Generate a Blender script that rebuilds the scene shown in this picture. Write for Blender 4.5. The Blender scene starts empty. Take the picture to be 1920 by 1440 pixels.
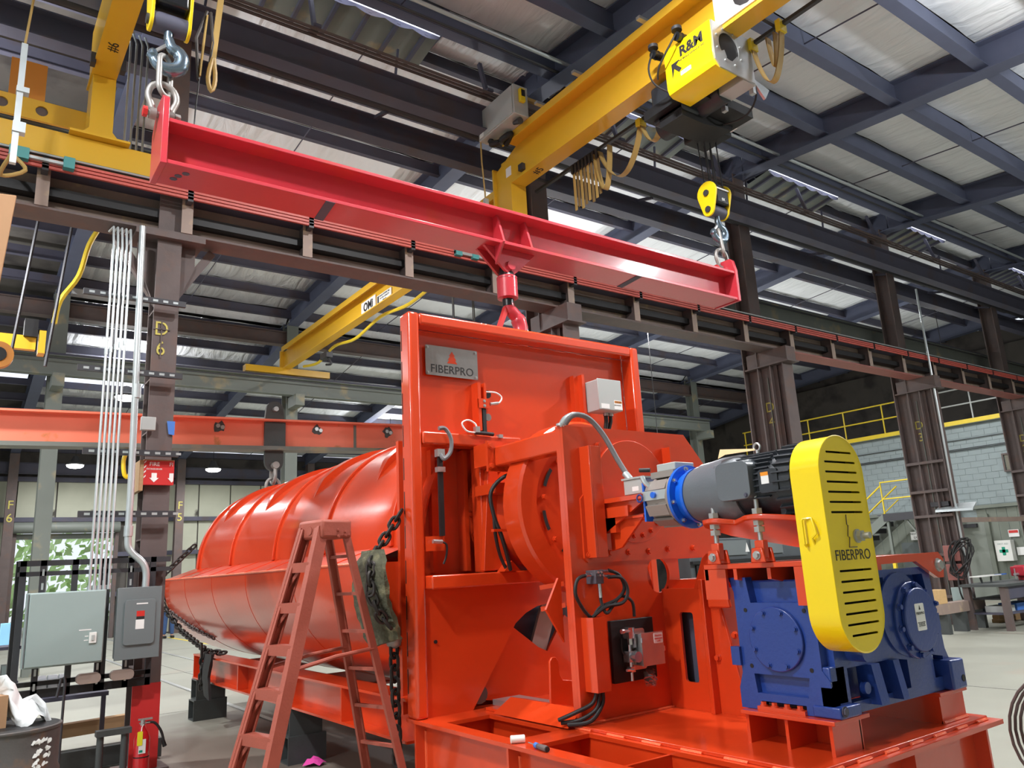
WORLD_S, EXPO, LAMP_W, LAMP_GLOW, UPL = 1.3, -.28, 520, 30.0, .5
import bpy, bmesh, math, random
from mathutils import Vector, Matrix, Euler, geometry
random.seed(7)
S = bpy.context.scene
COL = S.collection
PI = math.pi
V = Vector

# ------------------------------------------------------------ camera
F_PX, PITCH, ROLL, YAW, CAM_H = 1455.3, math.radians(13.35), math.radians(3.09), math.radians(36.2), 1.7
def cam_axis(xr, zr, yc):
    cR, sR, cP, sP, cY, sY = math.cos(ROLL), math.sin(ROLL), math.cos(PITCH), math.sin(PITCH), math.cos(YAW), math.sin(YAW)
    r = xr*cR + zr*sR; zc = -xr*sR + zr*cR
    f = yc*cP - zc*sP; z = yc*sP + zc*cP
    return V((r*cY + f*sY, -r*sY + f*cY, z))
cd = bpy.data.cameras.new('camera'); cam = bpy.data.objects.new('camera', cd); COL.objects.link(cam)
cd.sensor_fit = 'HORIZONTAL'; cd.sensor_width = 36.0; cd.lens = 36.0*F_PX/1920.0; cd.clip_start = .05; cd.clip_end = 300
rt, up, bk = cam_axis(1, 0, 0), cam_axis(0, 1, 0), -cam_axis(0, 0, 1)
cam.matrix_world = Matrix(((rt.x, up.x, bk.x, 0), (rt.y, up.y, bk.y, 0), (rt.z, up.z, bk.z, CAM_H), (0, 0, 0, 1)))
S.camera = cam
# ------------------------------------------------------------ world (bright overcast day outside)
w = bpy.data.worlds.new('overcast_sky'); S.world = w; w.use_nodes = True
w.node_tree.nodes['Background'].inputs[0].default_value = (.86, .93, 1, 1)
w.node_tree.nodes['Background'].inputs[1].default_value = WORLD_S
# ------------------------------------------------------------ exposure
vs = S.view_settings; vs.view_transform = 'Standard'; vs.look = 'None'; vs.gamma = 1; vs.use_curve_mapping = False
vs.exposure = EXPO
S.cycles.max_bounces = 6; S.cycles.diffuse_bounces = 4; S.cycles.glossy_bounces = 3; S.cycles.transmission_bounces = 4
S.cycles.sample_clamp_indirect = 6

# ------------------------------------------------------------ materials
def lin(c): return tuple((v/255/12.92 if v/255 <= .04045 else ((v/255+.055)/1.055)**2.4) for v in c)
MATS = {}
def mat(name, rgb, rough=.5, metal=0., var=.12, vs=6., bump=0., bs=40., coat=0., stretch=None, rgb2=None, mix2=0., s2=2., emit=None, es=0., alpha=1., trans=0.):
    m = bpy.data.materials.new(name); m.use_nodes = True; MATS[name] = m
    nt = m.node_tree; N = nt.nodes; L = nt.links; b = N['Principled BSDF']
    b.inputs['Roughness'].default_value = rough; b.inputs['Metallic'].default_value = metal
    b.inputs['Coat Weight'].default_value = coat; b.inputs['Coat Roughness'].default_value = .12
    if trans: b.inputs['Transmission Weight'].default_value = trans
    if alpha < 1: b.inputs['Alpha'].default_value = alpha
    c = lin(rgb)
    tc = N.new('ShaderNodeTexCoord'); mp = N.new('ShaderNodeMapping'); L.new(tc.outputs['Object'], mp.inputs[0])
    if stretch: mp.inputs['Scale'].default_value = stretch
    nz = N.new('ShaderNodeTexNoise'); nz.inputs['Scale'].default_value = vs; nz.inputs['Detail'].default_value = 5
    L.new(mp.outputs[0], nz.inputs['Vector'])
    mx = N.new('ShaderNodeMix'); mx.data_type = 'RGBA'
    mx.inputs[6].default_value = tuple(v*(1-var) for v in c)+(1,); mx.inputs[7].default_value = tuple(min(1, v*(1+var)) for v in c)+(1,)
    L.new(nz.outputs['Fac'], mx.inputs[0]); out = mx.outputs[2]
    if rgb2:
        n2 = N.new('ShaderNodeTexNoise'); n2.inputs['Scale'].default_value = s2; n2.inputs['Detail'].default_value = 6; L.new(mp.outputs[0], n2.inputs['Vector'])
        rp = N.new('ShaderNodeValToRGB'); rp.color_ramp.elements[0].position = max(0, .62-mix2*.4); rp.color_ramp.elements[1].position = min(1, .72-mix2*.25)
        L.new(n2.outputs['Fac'], rp.inputs[0])
        m2 = N.new('ShaderNodeMix'); m2.data_type = 'RGBA'; m2.inputs[7].default_value = lin(rgb2)+(1,)
        L.new(rp.outputs[0], m2.inputs[0]); L.new(out, m2.inputs[6]); out = m2.outputs[2]
    L.new(out, b.inputs['Base Color'])
    if bump:
        nb = N.new('ShaderNodeTexNoise'); nb.inputs['Scale'].default_value = bs; nb.inputs['Detail'].default_value = 4; L.new(mp.outputs[0], nb.inputs['Vector'])
        bp = N.new('ShaderNodeBump'); bp.inputs['Strength'].default_value = bump; bp.inputs['Distance'].default_value = .02
        L.new(nb.outputs['Fac'], bp.inputs['Height']); L.new(bp.outputs[0], b.inputs['Normal'])
    if emit:
        b.inputs['Emission Color'].default_value = lin(emit)+(1,); b.inputs['Emission Strength'].default_value = es
    return m
mat('orange', (210, 64, 24), .28, var=.05, vs=1.5, bump=.035, bs=18, coat=.7)
mat('red', (192, 54, 66), .36, var=.08, vs=2, bump=.04, bs=25, coat=.35, rgb2=(190, 60, 58), mix2=.1, s2=3)
mat('beam_orange', (244, 128, 100), .5, var=.1, vs=2, rgb2=(170, 110, 50), mix2=-.05, s2=3)
mat('ladder', (158, 78, 62), .6, var=.12, vs=8, bump=.1, bs=60)
mat('crane_yellow', (222, 174, 44), .38, var=.06, vs=2, coat=.2)
mat('crane_orange', (216, 140, 50), .45, var=.06, vs=2)
mat('guard_yellow', (244, 214, 12), .34, var=.04, vs=2, bump=.04, bs=20, coat=.4)
mat('safety_yellow', (228, 200, 50), .45, var=.08)
mat('hook_yellow', (238, 205, 20), .4, var=.1, vs=8)
mat('blue', (34, 62, 136), .34, var=.08, vs=4, bump=.12, bs=50, coat=.35)
mat('bright_blue', (20, 100, 215), .3, var=.05, coat=.4)
mat('steel_brown', (96, 84, 82), .62, var=.22, vs=5, bump=.08, bs=20, rgb2=(104, 84, 78), mix2=.25, s2=4)
mat('steel_dark', (78, 78, 94), .6, var=.2, vs=4, rgb2=(80, 72, 78), mix2=.2)
mat('steel_rafter', (84, 90, 112), .62, var=.15, vs=3)
mat('runway_steel', (150, 132, 122), .6, var=.2, vs=3, rgb2=(172, 152, 126), mix2=.05, s2=6)
mat('runway_red', (150, 92, 86), .55, var=.12, vs=3)
mat('conductor_red', (190, 88, 78), .5, var=.1)
mat('primer_grey', (114, 120, 114), .55, var=.12, vs=2, rgb2=(150, 140, 112), mix2=.1)
mat('galv', (196, 204, 206), .34, metal=.55, var=.08, vs=10)
mat('strut', (64, 64, 68), .5, metal=.3, var=.15)
mat('chrome', (214, 216, 220), .2, metal=.9, var=.05)
mat('steel_bright', (188, 190, 190), .34, metal=.75, var=.1, vs=8)
mat('shackle', (156, 152, 148), .45, metal=.5, var=.12, vs=12)
mat('hook_steel', (120, 136, 150), .24, metal=.8, var=.12)
mat('chain', (56, 52, 50), .5, metal=.6, var=.2, vs=20)
mat('black', (22, 22, 24), .55, var=.15)
mat('black_gloss', (24, 26, 30), .3, var=.1)
mat('rubber', (34, 33, 34), .6, var=.15)
mat('hose_grey', (112, 110, 112), .5, var=.1)
mat('cable_tan', (176, 146, 84), .55, var=.12)
mat('teal', (70, 140, 140), .5, var=.05)
mat('cable_dark', (132, 108, 66), .6, var=.15)
mat('panel_grey', (150, 166, 164), .48, var=.04, vs=3)
mat('panel_dark', (112, 120, 122), .45, var=.04, vs=3)
mat('box_grey', (178, 182, 180), .42, var=.03)
mat('motor_grey', (98, 104, 110), .38, var=.06, bump=.06, bs=80, coat=.15)
mat('motor_black', (44, 48, 54), .45, var=.1, bump=.08, bs=80)
mat('reducer', (158, 150, 144), .42, metal=.25, var=.08, bump=.05)
mat('plate_steel', (146, 144, 142), .4, metal=.5, var=.18, vs=9, bump=.04)
mat('stainless', (196, 196, 194), .26, metal=.8, var=.06)
mat('white', (236, 236, 232), .5, var=.03)
mat('label_white', (238, 238, 236), .4, var=.01)
mat('label_red', (206, 50, 44), .4, var=.02)
mat('label_orange', (240, 150, 40), .4, var=.02)
mat('sign_red', (198, 44, 44), .45, var=.05)
mat('ink', (40, 38, 40), .5, var=.02)
mat('green', (0, 150, 120), .5, var=.02)
mat('stencil_yellow', (198, 186, 92), .6, var=.18, vs=30)
mat('ext_red', (200, 26, 34), .3, var=.05, coat=.5)
mat('tag_yellow', (236, 226, 40), .5, var=.03)
mat('barrel', (84, 80, 78), .55, metal=.2, var=.25, vs=6, rgb2=(120, 92, 70), mix2=.15, s2=5, bump=.1)
mat('cardboard', (166, 128, 94), .8, var=.08)
mat('plastic_sheet', (230, 232, 232), .35, var=.04, bump=.4, bs=8)
mat('wood', (170, 138, 100), .75, var=.25, vs=4, stretch=(1, 12, 12), bump=.1)
mat('wood_pale', (206, 170, 120), .7, var=.15, vs=4, stretch=(1, 8, 8))
mat('block_steel', (76, 80, 80), .5, metal=.2, var=.2, vs=6, bump=.06)
mat('canvas', (84, 84, 66), .95, var=.4, vs=9, bump=1., bs=16, rgb2=(128, 124, 96), mix2=.2, s2=9)
mat('rag_pink', (222, 66, 160), .8, var=.12, bump=.4, bs=30)
mat('denim', (64, 92, 140), .8, var=.15, bump=.2, bs=60)
mat('dark_cloth', (46, 46, 54), .85, var=.15)
mat('skin', (196, 146, 120), .6, var=.05)
mat('silver_duct', (186, 190, 196), .3, metal=.7, var=.1)
mat('vise_red', (196, 44, 62), .45, var=.12)
mat('rope', (70, 72, 76), .4, metal=.5, var=.1)
mat('tape_blue', (70, 120, 200), .6, var=.05)
mat('screen', (130, 190, 230), .3, var=.02, emit=(150, 205, 240), es=1.0)
mat('lamp_glow', (255, 255, 255), .4, emit=(255, 252, 244), es=LAMP_GLOW)
mat('daylight', (255, 255, 255), .5, emit=(236, 240, 255), es=5.0)
mat('skylight', (230, 235, 245), .5, emit=(226, 232, 248), es=1.3)
mat('glass', (206, 226, 224), .06, var=.01, trans=.9)
mat('foam', (232, 230, 224), .7, var=.03)
mat('lit_room', (190, 150, 120), .6, var=.1, emit=(206, 160, 130), es=.35)
mat('weld', (250, 110, 70), .25, var=.1, bump=.3, bs=120)
mat('tire', (30, 30, 30), .8, var=.1)
mat('machine_grey', (82, 88, 92), .45, var=.12)
mat('garden', (196, 224, 160), .8, var=.3, vs=3)

def insulation_mat(name, rgb, var, bump):
    m = mat(name, rgb, .62, var=var, vs=.8, stretch=(1, .6, 1), bump=0)
    nt = m.node_tree; N = nt.nodes; L = nt.links; b = N['Principled BSDF']
    tc = N.new('ShaderNodeTexCoord'); mp = N.new('ShaderNodeMapping'); mp.inputs['Scale'].default_value = (1.5, .35, 1); mp.inputs['Rotation'].default_value = (0, 0, .2)
    L.new(tc.outputs['Object'], mp.inputs[0])
    n = N.new('ShaderNodeTexNoise'); n.inputs['Scale'].default_value = 1.7; n.inputs['Detail'].default_value = 4; n.inputs['Roughness'].default_value = .4; n.inputs['Distortion'].default_value = 1.2; L.new(mp.outputs[0], n.inputs['Vector'])
    bp = N.new('ShaderNodeBump'); bp.inputs['Strength'].default_value = bump; bp.inputs['Distance'].default_value = .25
    L.new(n.outputs['Fac'], bp.inputs['Height']); L.new(bp.outputs[0], b.inputs['Normal'])
insulation_mat('insulation', (232, 236, 240), .05, .4)
insulation_mat('insulation_foil', (226, 228, 232), .1, .75)
MATS['insulation_foil'].node_tree.nodes['Principled BSDF'].inputs['Roughness'].default_value = .34
MATS['insulation_foil'].node_tree.nodes['Principled BSDF'].inputs['Metallic'].default_value = .35

def floor_mat():
    m = mat('concrete', (146, 146, 134), .55, var=.12, vs=1.2, bump=.04, bs=30, rgb2=(150, 142, 128), mix2=.12, s2=.7)
    nt = m.node_tree; N = nt.nodes; L = nt.links; b = N['Principled BSDF']
    # oily worn timber-dark patch around the column line
    src = b.inputs['Base Color'].links[0].from_socket
    tc = N.new('ShaderNodeTexCoord'); mp = N.new('ShaderNodeMapping'); mp.inputs['Location'].default_value = (-2.6, -8.2, 0); mp.vector_type = 'POINT'
    L.new(tc.outputs['Object'], mp.inputs[0])
    sc = N.new('ShaderNodeVectorMath'); sc.operation = 'MULTIPLY'; sc.inputs[1].default_value = (.36, .34, 0); L.new(mp.outputs[0], sc.inputs[0])
    n = N.new('ShaderNodeTexNoise'); n.inputs['Scale'].default_value = 1.6; n.inputs['Detail'].default_value = 6; L.new(tc.outputs['Object'], n.inputs['Vector'])
    ad = N.new('ShaderNodeVectorMath'); ad.operation = 'MULTIPLY_ADD'; ad.inputs[1].default_value = (.9, .9, 0); ad.inputs[2].default_value = (-.45, -.45, 0); L.new(n.outputs['Color'], ad.inputs[0])
    a2 = N.new('ShaderNodeVectorMath'); L.new(sc.outputs[0], a2.inputs[0]); L.new(ad.outputs[0], a2.inputs[1])
    ln = N.new('ShaderNodeVectorMath'); ln.operation = 'LENGTH'; L.new(a2.outputs[0], ln.inputs[0])
    rp = N.new('ShaderNodeValToRGB'); rp.color_ramp.elements[0].position = .62; rp.color_ramp.elements[0].color = (.8, .8, .8, 1); rp.color_ramp.elements[1].position = 1.05; rp.color_ramp.elements[1].color = (0, 0, 0, 1)
    L.new(ln.outputs['Value'], rp.inputs[0])
    mx = N.new('ShaderNodeMix'); mx.data_type = 'RGBA'; mx.inputs[7].default_value = lin((112, 100, 90))+(1,)
    L.new(rp.outputs[0], mx.inputs[0]); L.new(src, mx.inputs[6]); L.new(mx.outputs[2], b.inputs['Base Color'])
floor_mat()
mat('wall_pale', (182, 184, 166), .7, var=.15, vs=1.5, rgb2=(70, 68, 60), mix2=.0, s2=1.3, stretch=(1, 1, 1.0))
mat('wall_dark', (84, 80, 76), .8, var=.2, vs=2, rgb2=(58, 54, 54), mix2=.3, s2=1.2)
mat('cmu', (146, 158, 160), .7, var=.06, vs=6, bump=.05)
mat('siding', (122, 128, 118), .65, var=.06, vs=3)
mat('door_grey', (138, 144, 136), .6, var=.05)

# ------------------------------------------------------------ mesh builder
class B:
    def __init__(s): s.v = []; s.f = []
    def add(s, vs, fs):
        o = len(s.v); s.v += [tuple(p) for p in vs]; s.f += [tuple(i+o for i in f) for f in fs]; return s
    def box(s, x0, x1, y0, y1, z0, z1):
        return s.add([(x0, y0, z0), (x1, y0, z0), (x1, y1, z0), (x0, y1, z0), (x0, y0, z1), (x1, y0, z1), (x1, y1, z1), (x0, y1, z1)],
                     [(0, 3, 2, 1), (4, 5, 6, 7), (0, 1, 5, 4), (1, 2, 6, 5), (2, 3, 7, 6), (3, 0, 4, 7)])
    def bar(s, p0, p1, w, h, up=(0, 0, 1)):
        p0, p1 = V(p0), V(p1); d = (p1-p0).normalized(); u = V(up)
        if abs(d.dot(u)) > .99: u = V((1, 0, 0))
        a = d.cross(u).normalized(); u = a.cross(d)
        vs = [p + a*(w/2*i) + u*(h/2*j) for p in (p0, p1) for i, j in ((-1, -1), (1, -1), (1, 1), (-1, 1))]
        return s.add(vs, [(3, 2, 1, 0), (4, 5, 6, 7), (0, 1, 5, 4), (1, 2, 6, 5), (2, 3, 7, 6), (3, 0, 4, 7)])
    def prism(s, poly, ax, a0, a1, holes=()):
        def P(p, a): return (a, p[0], p[1]) if ax == 'x' else (p[0], a, p[1]) if ax == 'y' else (p[0], p[1], a)
        loops = [list(poly)] + [list(h) for h in holes]
        flat = [p for l in loops for p in l]
        tri = geometry.tessellate_polygon([[V((p[0], p[1], 0)) for p in l] for l in loops])
        n = len(flat); fs = [tuple(t) for t in tri] + [tuple(i+n for i in reversed(t)) for t in tri]
        o = 0
        for l in loops:
            k = len(l); fs += [(o+i, o+(i+1) % k, o+(i+1) % k+n, o+i+n) for i in range(k)]; o += k
        return s.add([P(p, a0) for p in flat]+[P(p, a1) for p in flat], fs)
    def cyl(s, p0, p1, r0, r1=None, n=16, cap=True):
        p0, p1 = V(p0), V(p1); r1 = r0 if r1 is None else r1; d = (p1-p0).normalized()
        u = V((0, 0, 1)) if abs(d.z) < .9 else V((1, 0, 0)); a = d.cross(u).normalized(); u = a.cross(d)
        vs = [p + (a*math.cos(2*PI*i/n)+u*math.sin(2*PI*i/n))*r for p, r in ((p0, r0), (p1, r1)) for i in range(n)]
        fs = [(i, (i+1) % n, (i+1) % n+n, i+n) for i in range(n)]
        if cap: fs += [tuple(range(n-1, -1, -1)), tuple(range(n, 2*n))]
        return s.add(vs, fs)
    def lathe(s, p0, d, prof, n=24):
        """prof: (distance along axis, radius)"""
        p0 = V(p0); d = V(d).normalized(); u = V((0, 0, 1)) if abs(d.z) < .9 else V((1, 0, 0)); a = d.cross(u).normalized(); u = a.cross(d)
        vs = [p0 + d*t + (a*math.cos(2*PI*i/n)+u*math.sin(2*PI*i/n))*r for t, r in prof for i in range(n)]
        m = len(prof); fs = [(j*n+i, j*n+(i+1) % n, (j+1)*n+(i+1) % n, (j+1)*n+i) for j in range(m-1) for i in range(n)]
        fs += [tuple(range(n-1, -1, -1)), tuple(range((m-1)*n, m*n))]
        return s.add(vs, fs)
    def tube(s, pts, r, n=8, closed=False, smooth=0):
        pts = [V(p) for p in pts]
        if smooth:
            q = []; m = len(pts)
            for i in range(m if closed else m-1):
                g = lambda k: pts[k % m] if closed else pts[max(0, min(m-1, k))]
                a, b, c, e = g(i-1), g(i), g(i+1), g(i+2)
                for t in [k/smooth for k in range(smooth)]:
                    q.append(.5*((2*b)+(c-a)*t+(2*a-5*b+4*c-e)*t*t+(3*b-a-3*c+e)*t**3))
            if not closed: q.append(pts[-1])
            pts = q
        m = len(pts); rings = []; u = None
        for i, p in enumerate(pts):
            d = ((pts[(i+1) % m]-pts[i-1]) if closed else (pts[min(i+1, m-1)]-pts[max(i-1, 0)]))
            d = d.normalized() if d.length > 1e-9 else V((0, 0, 1))
            if u is None: u = (V((0, 0, 1)) if abs(d.z) < .9 else V((1, 0, 0)))
            a = d.cross(u)
            if a.length < 1e-6: a = d.cross(V((.3, .5, .8)))
            a.normalize(); u = a.cross(d)
            rr = r[i] if isinstance(r, (list, tuple)) else r
            rings.append([p + (a*math.cos(2*PI*k/n)+u*math.sin(2*PI*k/n))*rr for k in range(n)])
        vs = [p for g in rings for p in g]
        fs = [(j*n+i, j*n+(i+1) % n, ((j+1) % m)*n+(i+1) % n, ((j+1) % m)*n+i) for j in range(m if closed else m-1) for i in range(n)]
        if not closed: fs += [tuple(range(n-1, -1, -1)), tuple(range((m-1)*n, m*n))]
        return s.add(vs, fs)
    def ibeam(s, p0, p1, dep, wid, tf=.018, tw=.012, up=(0, 0, 1)):
        """p0,p1 on the beam's bottom centre line"""
        p0, p1 = V(p0), V(p1); u = V(up)
        s.bar(p0+u*tf/2, p1+u*tf/2, wid, tf, up); s.bar(p0+u*(dep-tf/2), p1+u*(dep-tf/2), wid, tf, up)
        return s.bar(p0+u*dep/2, p1+u*dep/2, tw, dep-2*tf, up)
    def text(s, body, size, M, ext=.002, align='CENTER', space=1.0, yscale=1.0, bold=0.):
        c = bpy.data.curves.new('t', 'FONT'); c.body = body; c.size = size; c.extrude = ext; c.align_x = align; c.align_y = 'CENTER'; c.space_character = space; c.resolution_u = 3; c.offset = bold
        o = bpy.data.objects.new('t', c); COL.objects.link(o)
        me = o.to_mesh(); vs = [M @ V((p.co.x, p.co.y*yscale, p.co.z)) for p in me.vertices]; fs = [tuple(p.vertices) for p in me.polygons]
        s.add(vs, fs); o.to_mesh_clear(); bpy.data.objects.remove(o); bpy.data.curves.remove(c); return s
    def mesh(s, name, material, off=(0, 0, 0), ang=38):
        me = bpy.data.meshes.new(name); ox, oy, oz = off
        me.from_pydata([(a-ox, b-oy, c-oz) for a, b, c in s.v], [], s.f)
        bm = bmesh.new(); bm.from_mesh(me); bmesh.ops.recalc_face_normals(bm, faces=bm.faces); bm.to_mesh(me); bm.free()
        me.polygons.foreach_set('use_smooth', [True]*len(me.polygons)); me.set_sharp_from_angle(angle=math.radians(ang))
        me.materials.append(MATS[material]); return me

def front(x, y, z, rot=0):   # text frame facing -Y
    return Matrix.Translation((x, y, z)) @ Matrix(((1, 0, 0, 0), (0, 0, -1, 0), (0, 1, 0, 0), (0, 0, 0, 1))) @ Matrix.Rotation(rot, 4, 'Z')
def leftf(x, y, z, rot=0):   # text frame facing -X
    return Matrix.Translation((x, y, z)) @ Matrix(((0, 0, -1, 0), (-1, 0, 0, 0), (0, 1, 0, 0), (0, 0, 0, 1))) @ Matrix.Rotation(rot, 4, 'Z')
WL = {}
def _tag(o, label, cat, group):
    if label: o['label'] = label
    if cat: o['category'] = cat
    if group: o['group'] = group
def thing(name, label, cat, loc=(0, 0, 0), group=None, kind=None):
    o = bpy.data.objects.new(name, None); COL.objects.link(o); o.location = loc; o.empty_display_size = .1; WL[o] = V(loc)
    _tag(o, label, cat, group)
    if kind: o['kind'] = kind
    return o
def part(name, b, material, parent=None, label=None, bevel=0, seg=2, kind=None, ang=38):
    """a mesh in world coordinates, linked as a child of parent (parents are never rotated)"""
    off = WL[parent] if parent else V((0, 0, 0))
    o = bpy.data.objects.new(name, b.mesh(name, material, off, ang)); COL.objects.link(o)
    if parent: o.parent = parent
    WL[o] = off
    if label: o['label'] = label
    if kind: o['kind'] = kind
    if bevel:
        md = o.modifiers.new('bevel', 'BEVEL'); md.width = bevel; md.segments = seg; md.limit_method = 'ANGLE'; md.angle_limit = math.radians(40); md.use_clamp_overlap = True
    return o
def solo(name, b, material, label, cat, loc=None, group=None, bevel=0, kind=None, ang=38):
    """a thing that is one mesh, origin at its base"""
    if loc is None:
        xs, ys, zs = zip(*b.v); loc = ((min(xs)+max(xs))/2, (min(ys)+max(ys))/2, min(zs))
    o = bpy.data.objects.new(name, b.mesh(name, material, loc, ang)); COL.objects.link(o); o.location = loc; WL[o] = V(loc)
    _tag(o, label, cat, group)
    if kind: o['kind'] = kind
    if bevel:
        md = o.modifiers.new('bevel', 'BEVEL'); md.width = bevel; md.segments = 2; md.limit_method = 'ANGLE'; md.angle_limit = math.radians(40)
    return o
def inst(name, me, loc, parent, rot=None, scale=None, label=None):
    o = bpy.data.objects.new(name, me); COL.objects.link(o); o.parent = parent; o.location = V(loc)-WL[parent]
    if rot: o.rotation_euler = rot
    if scale: o.scale = scale
    if label: o['label'] = label
    WL[o] = V(loc); return o
def circ(cx, cy, r, n=24, a0=0, a1=2*PI):
    full = abs(a1-a0-2*PI) < 1e-6
    k = n if full else n+1
    return [(cx+r*math.cos(a0+(a1-a0)*i/n), cy+r*math.sin(a0+(a1-a0)*i/n)) for i in range(k)]
def rrect(x0, x1, y0, y1, r, n=4):
    p = []
    for cx, cy, a in ((x1-r, y1-r, 0), (x0+r, y1-r, PI/2), (x0+r, y0+r, PI), (x1-r, y0+r, 1.5*PI)):
        p += [(cx+r*math.cos(a+PI/2*i/n), cy+r*math.sin(a+PI/2*i/n)) for i in range(n+1)]
    return p
def link_pts(c, d, side, L, W, n=10):
    """stadium path of a chain link centred c, long axis d, side axis side"""
    c, d, side = V(c), V(d).normalized(), V(side).normalized(); h = (L-W)/2; p = []
    for k in range(n+1): a = -PI/2+PI*k/n; p.append(c+d*(h+W/2*math.cos(a))+side*(W/2*math.sin(a)))
    for k in range(n+1): a = PI/2+PI*k/n; p.append(c+d*(-h+W/2*math.cos(a))+side*(W/2*math.sin(a)))
    return p
def chain(parent, pts, L=.1, r=.011, material='chain', name='link'):
    """links laid along a polyline, each a child"""
    pts = [V(p) for p in pts]; W = L*.62; me = B().tube(link_pts((0, 0, 0), (1, 0, 0), (0, 1, 0), L, W, 6), r, 6, True).mesh(name, material)
    segs = [(pts[i], pts[i+1]) for i in range(len(pts)-1)]; tot = sum((b-a).length for a, b in segs); st = L-2*r-.004; n = int(tot/st)
    for k in range(n):
        t = (k+.5)*st
        for a, b in segs:
            l = (b-a).length
            if t <= l: break
            t -= l
        d = (b-a).normalized(); q = d.to_track_quat('X', 'Z') @ Euler((PI/2*(k % 2)+.4, 0, 0)).to_quaternion()
        inst(name, me, a+d*t, parent, q.to_euler())
HEX = {}
def bolt(parent, p, d, r=.02, h=.018, material='orange', name='bolt'):
    """hex bolt head, shared mesh; d = outward direction"""
    k = (r, h, material)
    if k not in HEX: HEX[k] = B().cyl((0, 0, 0), (0, 0, h*.3), r*1.35, n=12).cyl((0, 0, h*.3), (0, 0, h), r, n=6).mesh('bolt', material)
    return inst(name, HEX[k], p, parent, V(d).to_track_quat('Z', 'Y').to_euler())
# ============================================================ SETTING
XR = [1.72, 7.3, 12.6, 18.15, 23.7, 29.2]
RIDGE = 8.8
def zb(y):
    if y <= RIDGE: return 9.27-.09*(RIDGE-y)
    if y <= 20.4: return 9.27-.062*(y-RIDGE)
    return 8.2-.135*(y-20.4)
# floor
fl = solo('floor', B().box(-8, 31, -8, 33.2, -.3, 0), 'concrete', None, None, (0, 0, 0), kind='structure')
jm = B()
for x in (-2.0, 4.2, 10.4, 16.6, 22.8): jm.box(x-.006, x+.006, -8, 33, -.001, .0015)
for y in (-3, 3, 12.2, 17.5, 24, 29): jm.box(-8, 30, y-.006, y+.006, -.001, .0015)
part('control_joint', jm, 'rubber', fl)
for x in (3.55, 5.0):
    part('floor_rail', B().box(x-.035, x+.035, 9.5, 33, 0, .012), 'steel_bright', fl)
for x, y0, y1 in ((6.6, 13, 30),):
    part('floor_line', B().box(x-.05, x+.05, y0, y1, 0, .002), 'safety_yellow', fl)
solo('floor_outside', B().box(-20, 40, 33.2, 60, -.3, -.02), 'concrete', None, None, (0, 33, 0), kind='structure')

# ceiling: deck, rafters, purlins, insulation
ce = solo('ceiling', B().add([(-8, -6, zb(-6)+.7), (31, -6, zb(-6)+.7), (31, RIDGE, zb(RIDGE)+.7), (-8, RIDGE, zb(RIDGE)+.7), (-8, 20.4, zb(20.4)+.7), (31, 20.4, zb(20.4)+.7),
      (-8, 33.3, zb(33.3)+.7), (31, 33.3, zb(33.3)+.7)], [(0, 1, 2, 3), (3, 2, 5, 4), (4, 5, 7, 6)]), 'wall_dark', None, None, (0, 0, 0), kind='structure')
for x in [-3.85]+XR:
    for y0, y1 in ((-6, RIDGE), (RIDGE, 20.4), (20.45, 33)):
        part('rafter', B().ibeam((x, y0, zb(y0)), (x, y1, zb(y1)), .5, .3, .02, .015), 'steel_rafter', ce)
PN = [8.33-1.37*i for i in range(11)]          # purlin lines camera side
PF = [9.3+1.37*i for i in range(9)]            # purlin lines beyond the ridge
PL = [20.75+1.36*i for i in range(10)]         # lean-to beyond row E
for y in PN+PF+PL:
    z = zb(y)
    part('purlin', B().box(-8, 30.5, y-.09, y+.09, z+.1, z+.12).box(-8, 30.5, y-.008, y+.008, z+.12, z+.5) if y < 9 else B().box(-8, 30.5, y-.05, y+.05, z+.26, z+.275).box(-8, 30.5, y-.008, y+.008, z+.27, z+.5), 'steel_rafter' if y < 9 else 'steel_dark', ce)
def pad(lx, ly, seed, foil):
    rnd = random.Random(seed); b = B(); nx, ny = 14, 8
    hs = [[(-.055*math.sin(PI*i/nx)**.5*math.sin(PI*j/ny)**.7 + rnd.uniform(-.012, .012)) for j in range(ny+1)] for i in range(nx+1)]
    b.add([((i/nx-.5)*lx, (j/ny-.5)*ly, hs[i][j]) for i in range(nx+1) for j in range(ny+1)],
          [(i*(ny+1)+j, (i+1)*(ny+1)+j, (i+1)*(ny+1)+j+1, i*(ny+1)+j+1) for i in range(nx) for j in range(ny)])
    return b.mesh('insulation_panel', 'insulation_foil' if foil else 'insulation', ang=80)
PADS = [pad(5.4, 1.3, k, False) for k in range(3)]; FOIL = [pad(5.4, 1.3, 9+k, True) for k in range(3)]
VENT = {0: (2.6, 5.3), 1: (8.0, 10.9), 2: (13.2, 15.7), 3: (18.5, 20.6), 4: (24.2, 26.2)}
xs = [-3.85]+XR
def put_pad(x0, x1, y0, y1, k, foil=False):
    ym = (y0+y1)/2; z = (zb(y0)+zb(y1))/2+.52; a = math.atan2(zb(y1)-zb(y0), y1-y0)
    inst('insulation_panel', (FOIL if foil else PADS)[k % 3], ((x0+x1)/2, ym, z), ce, (a, 0, 0), ((x1-x0-.02)/5.4, (y1-y0-.02)/1.3, 1 if k % 2 else 1.15))
k = 0
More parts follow.
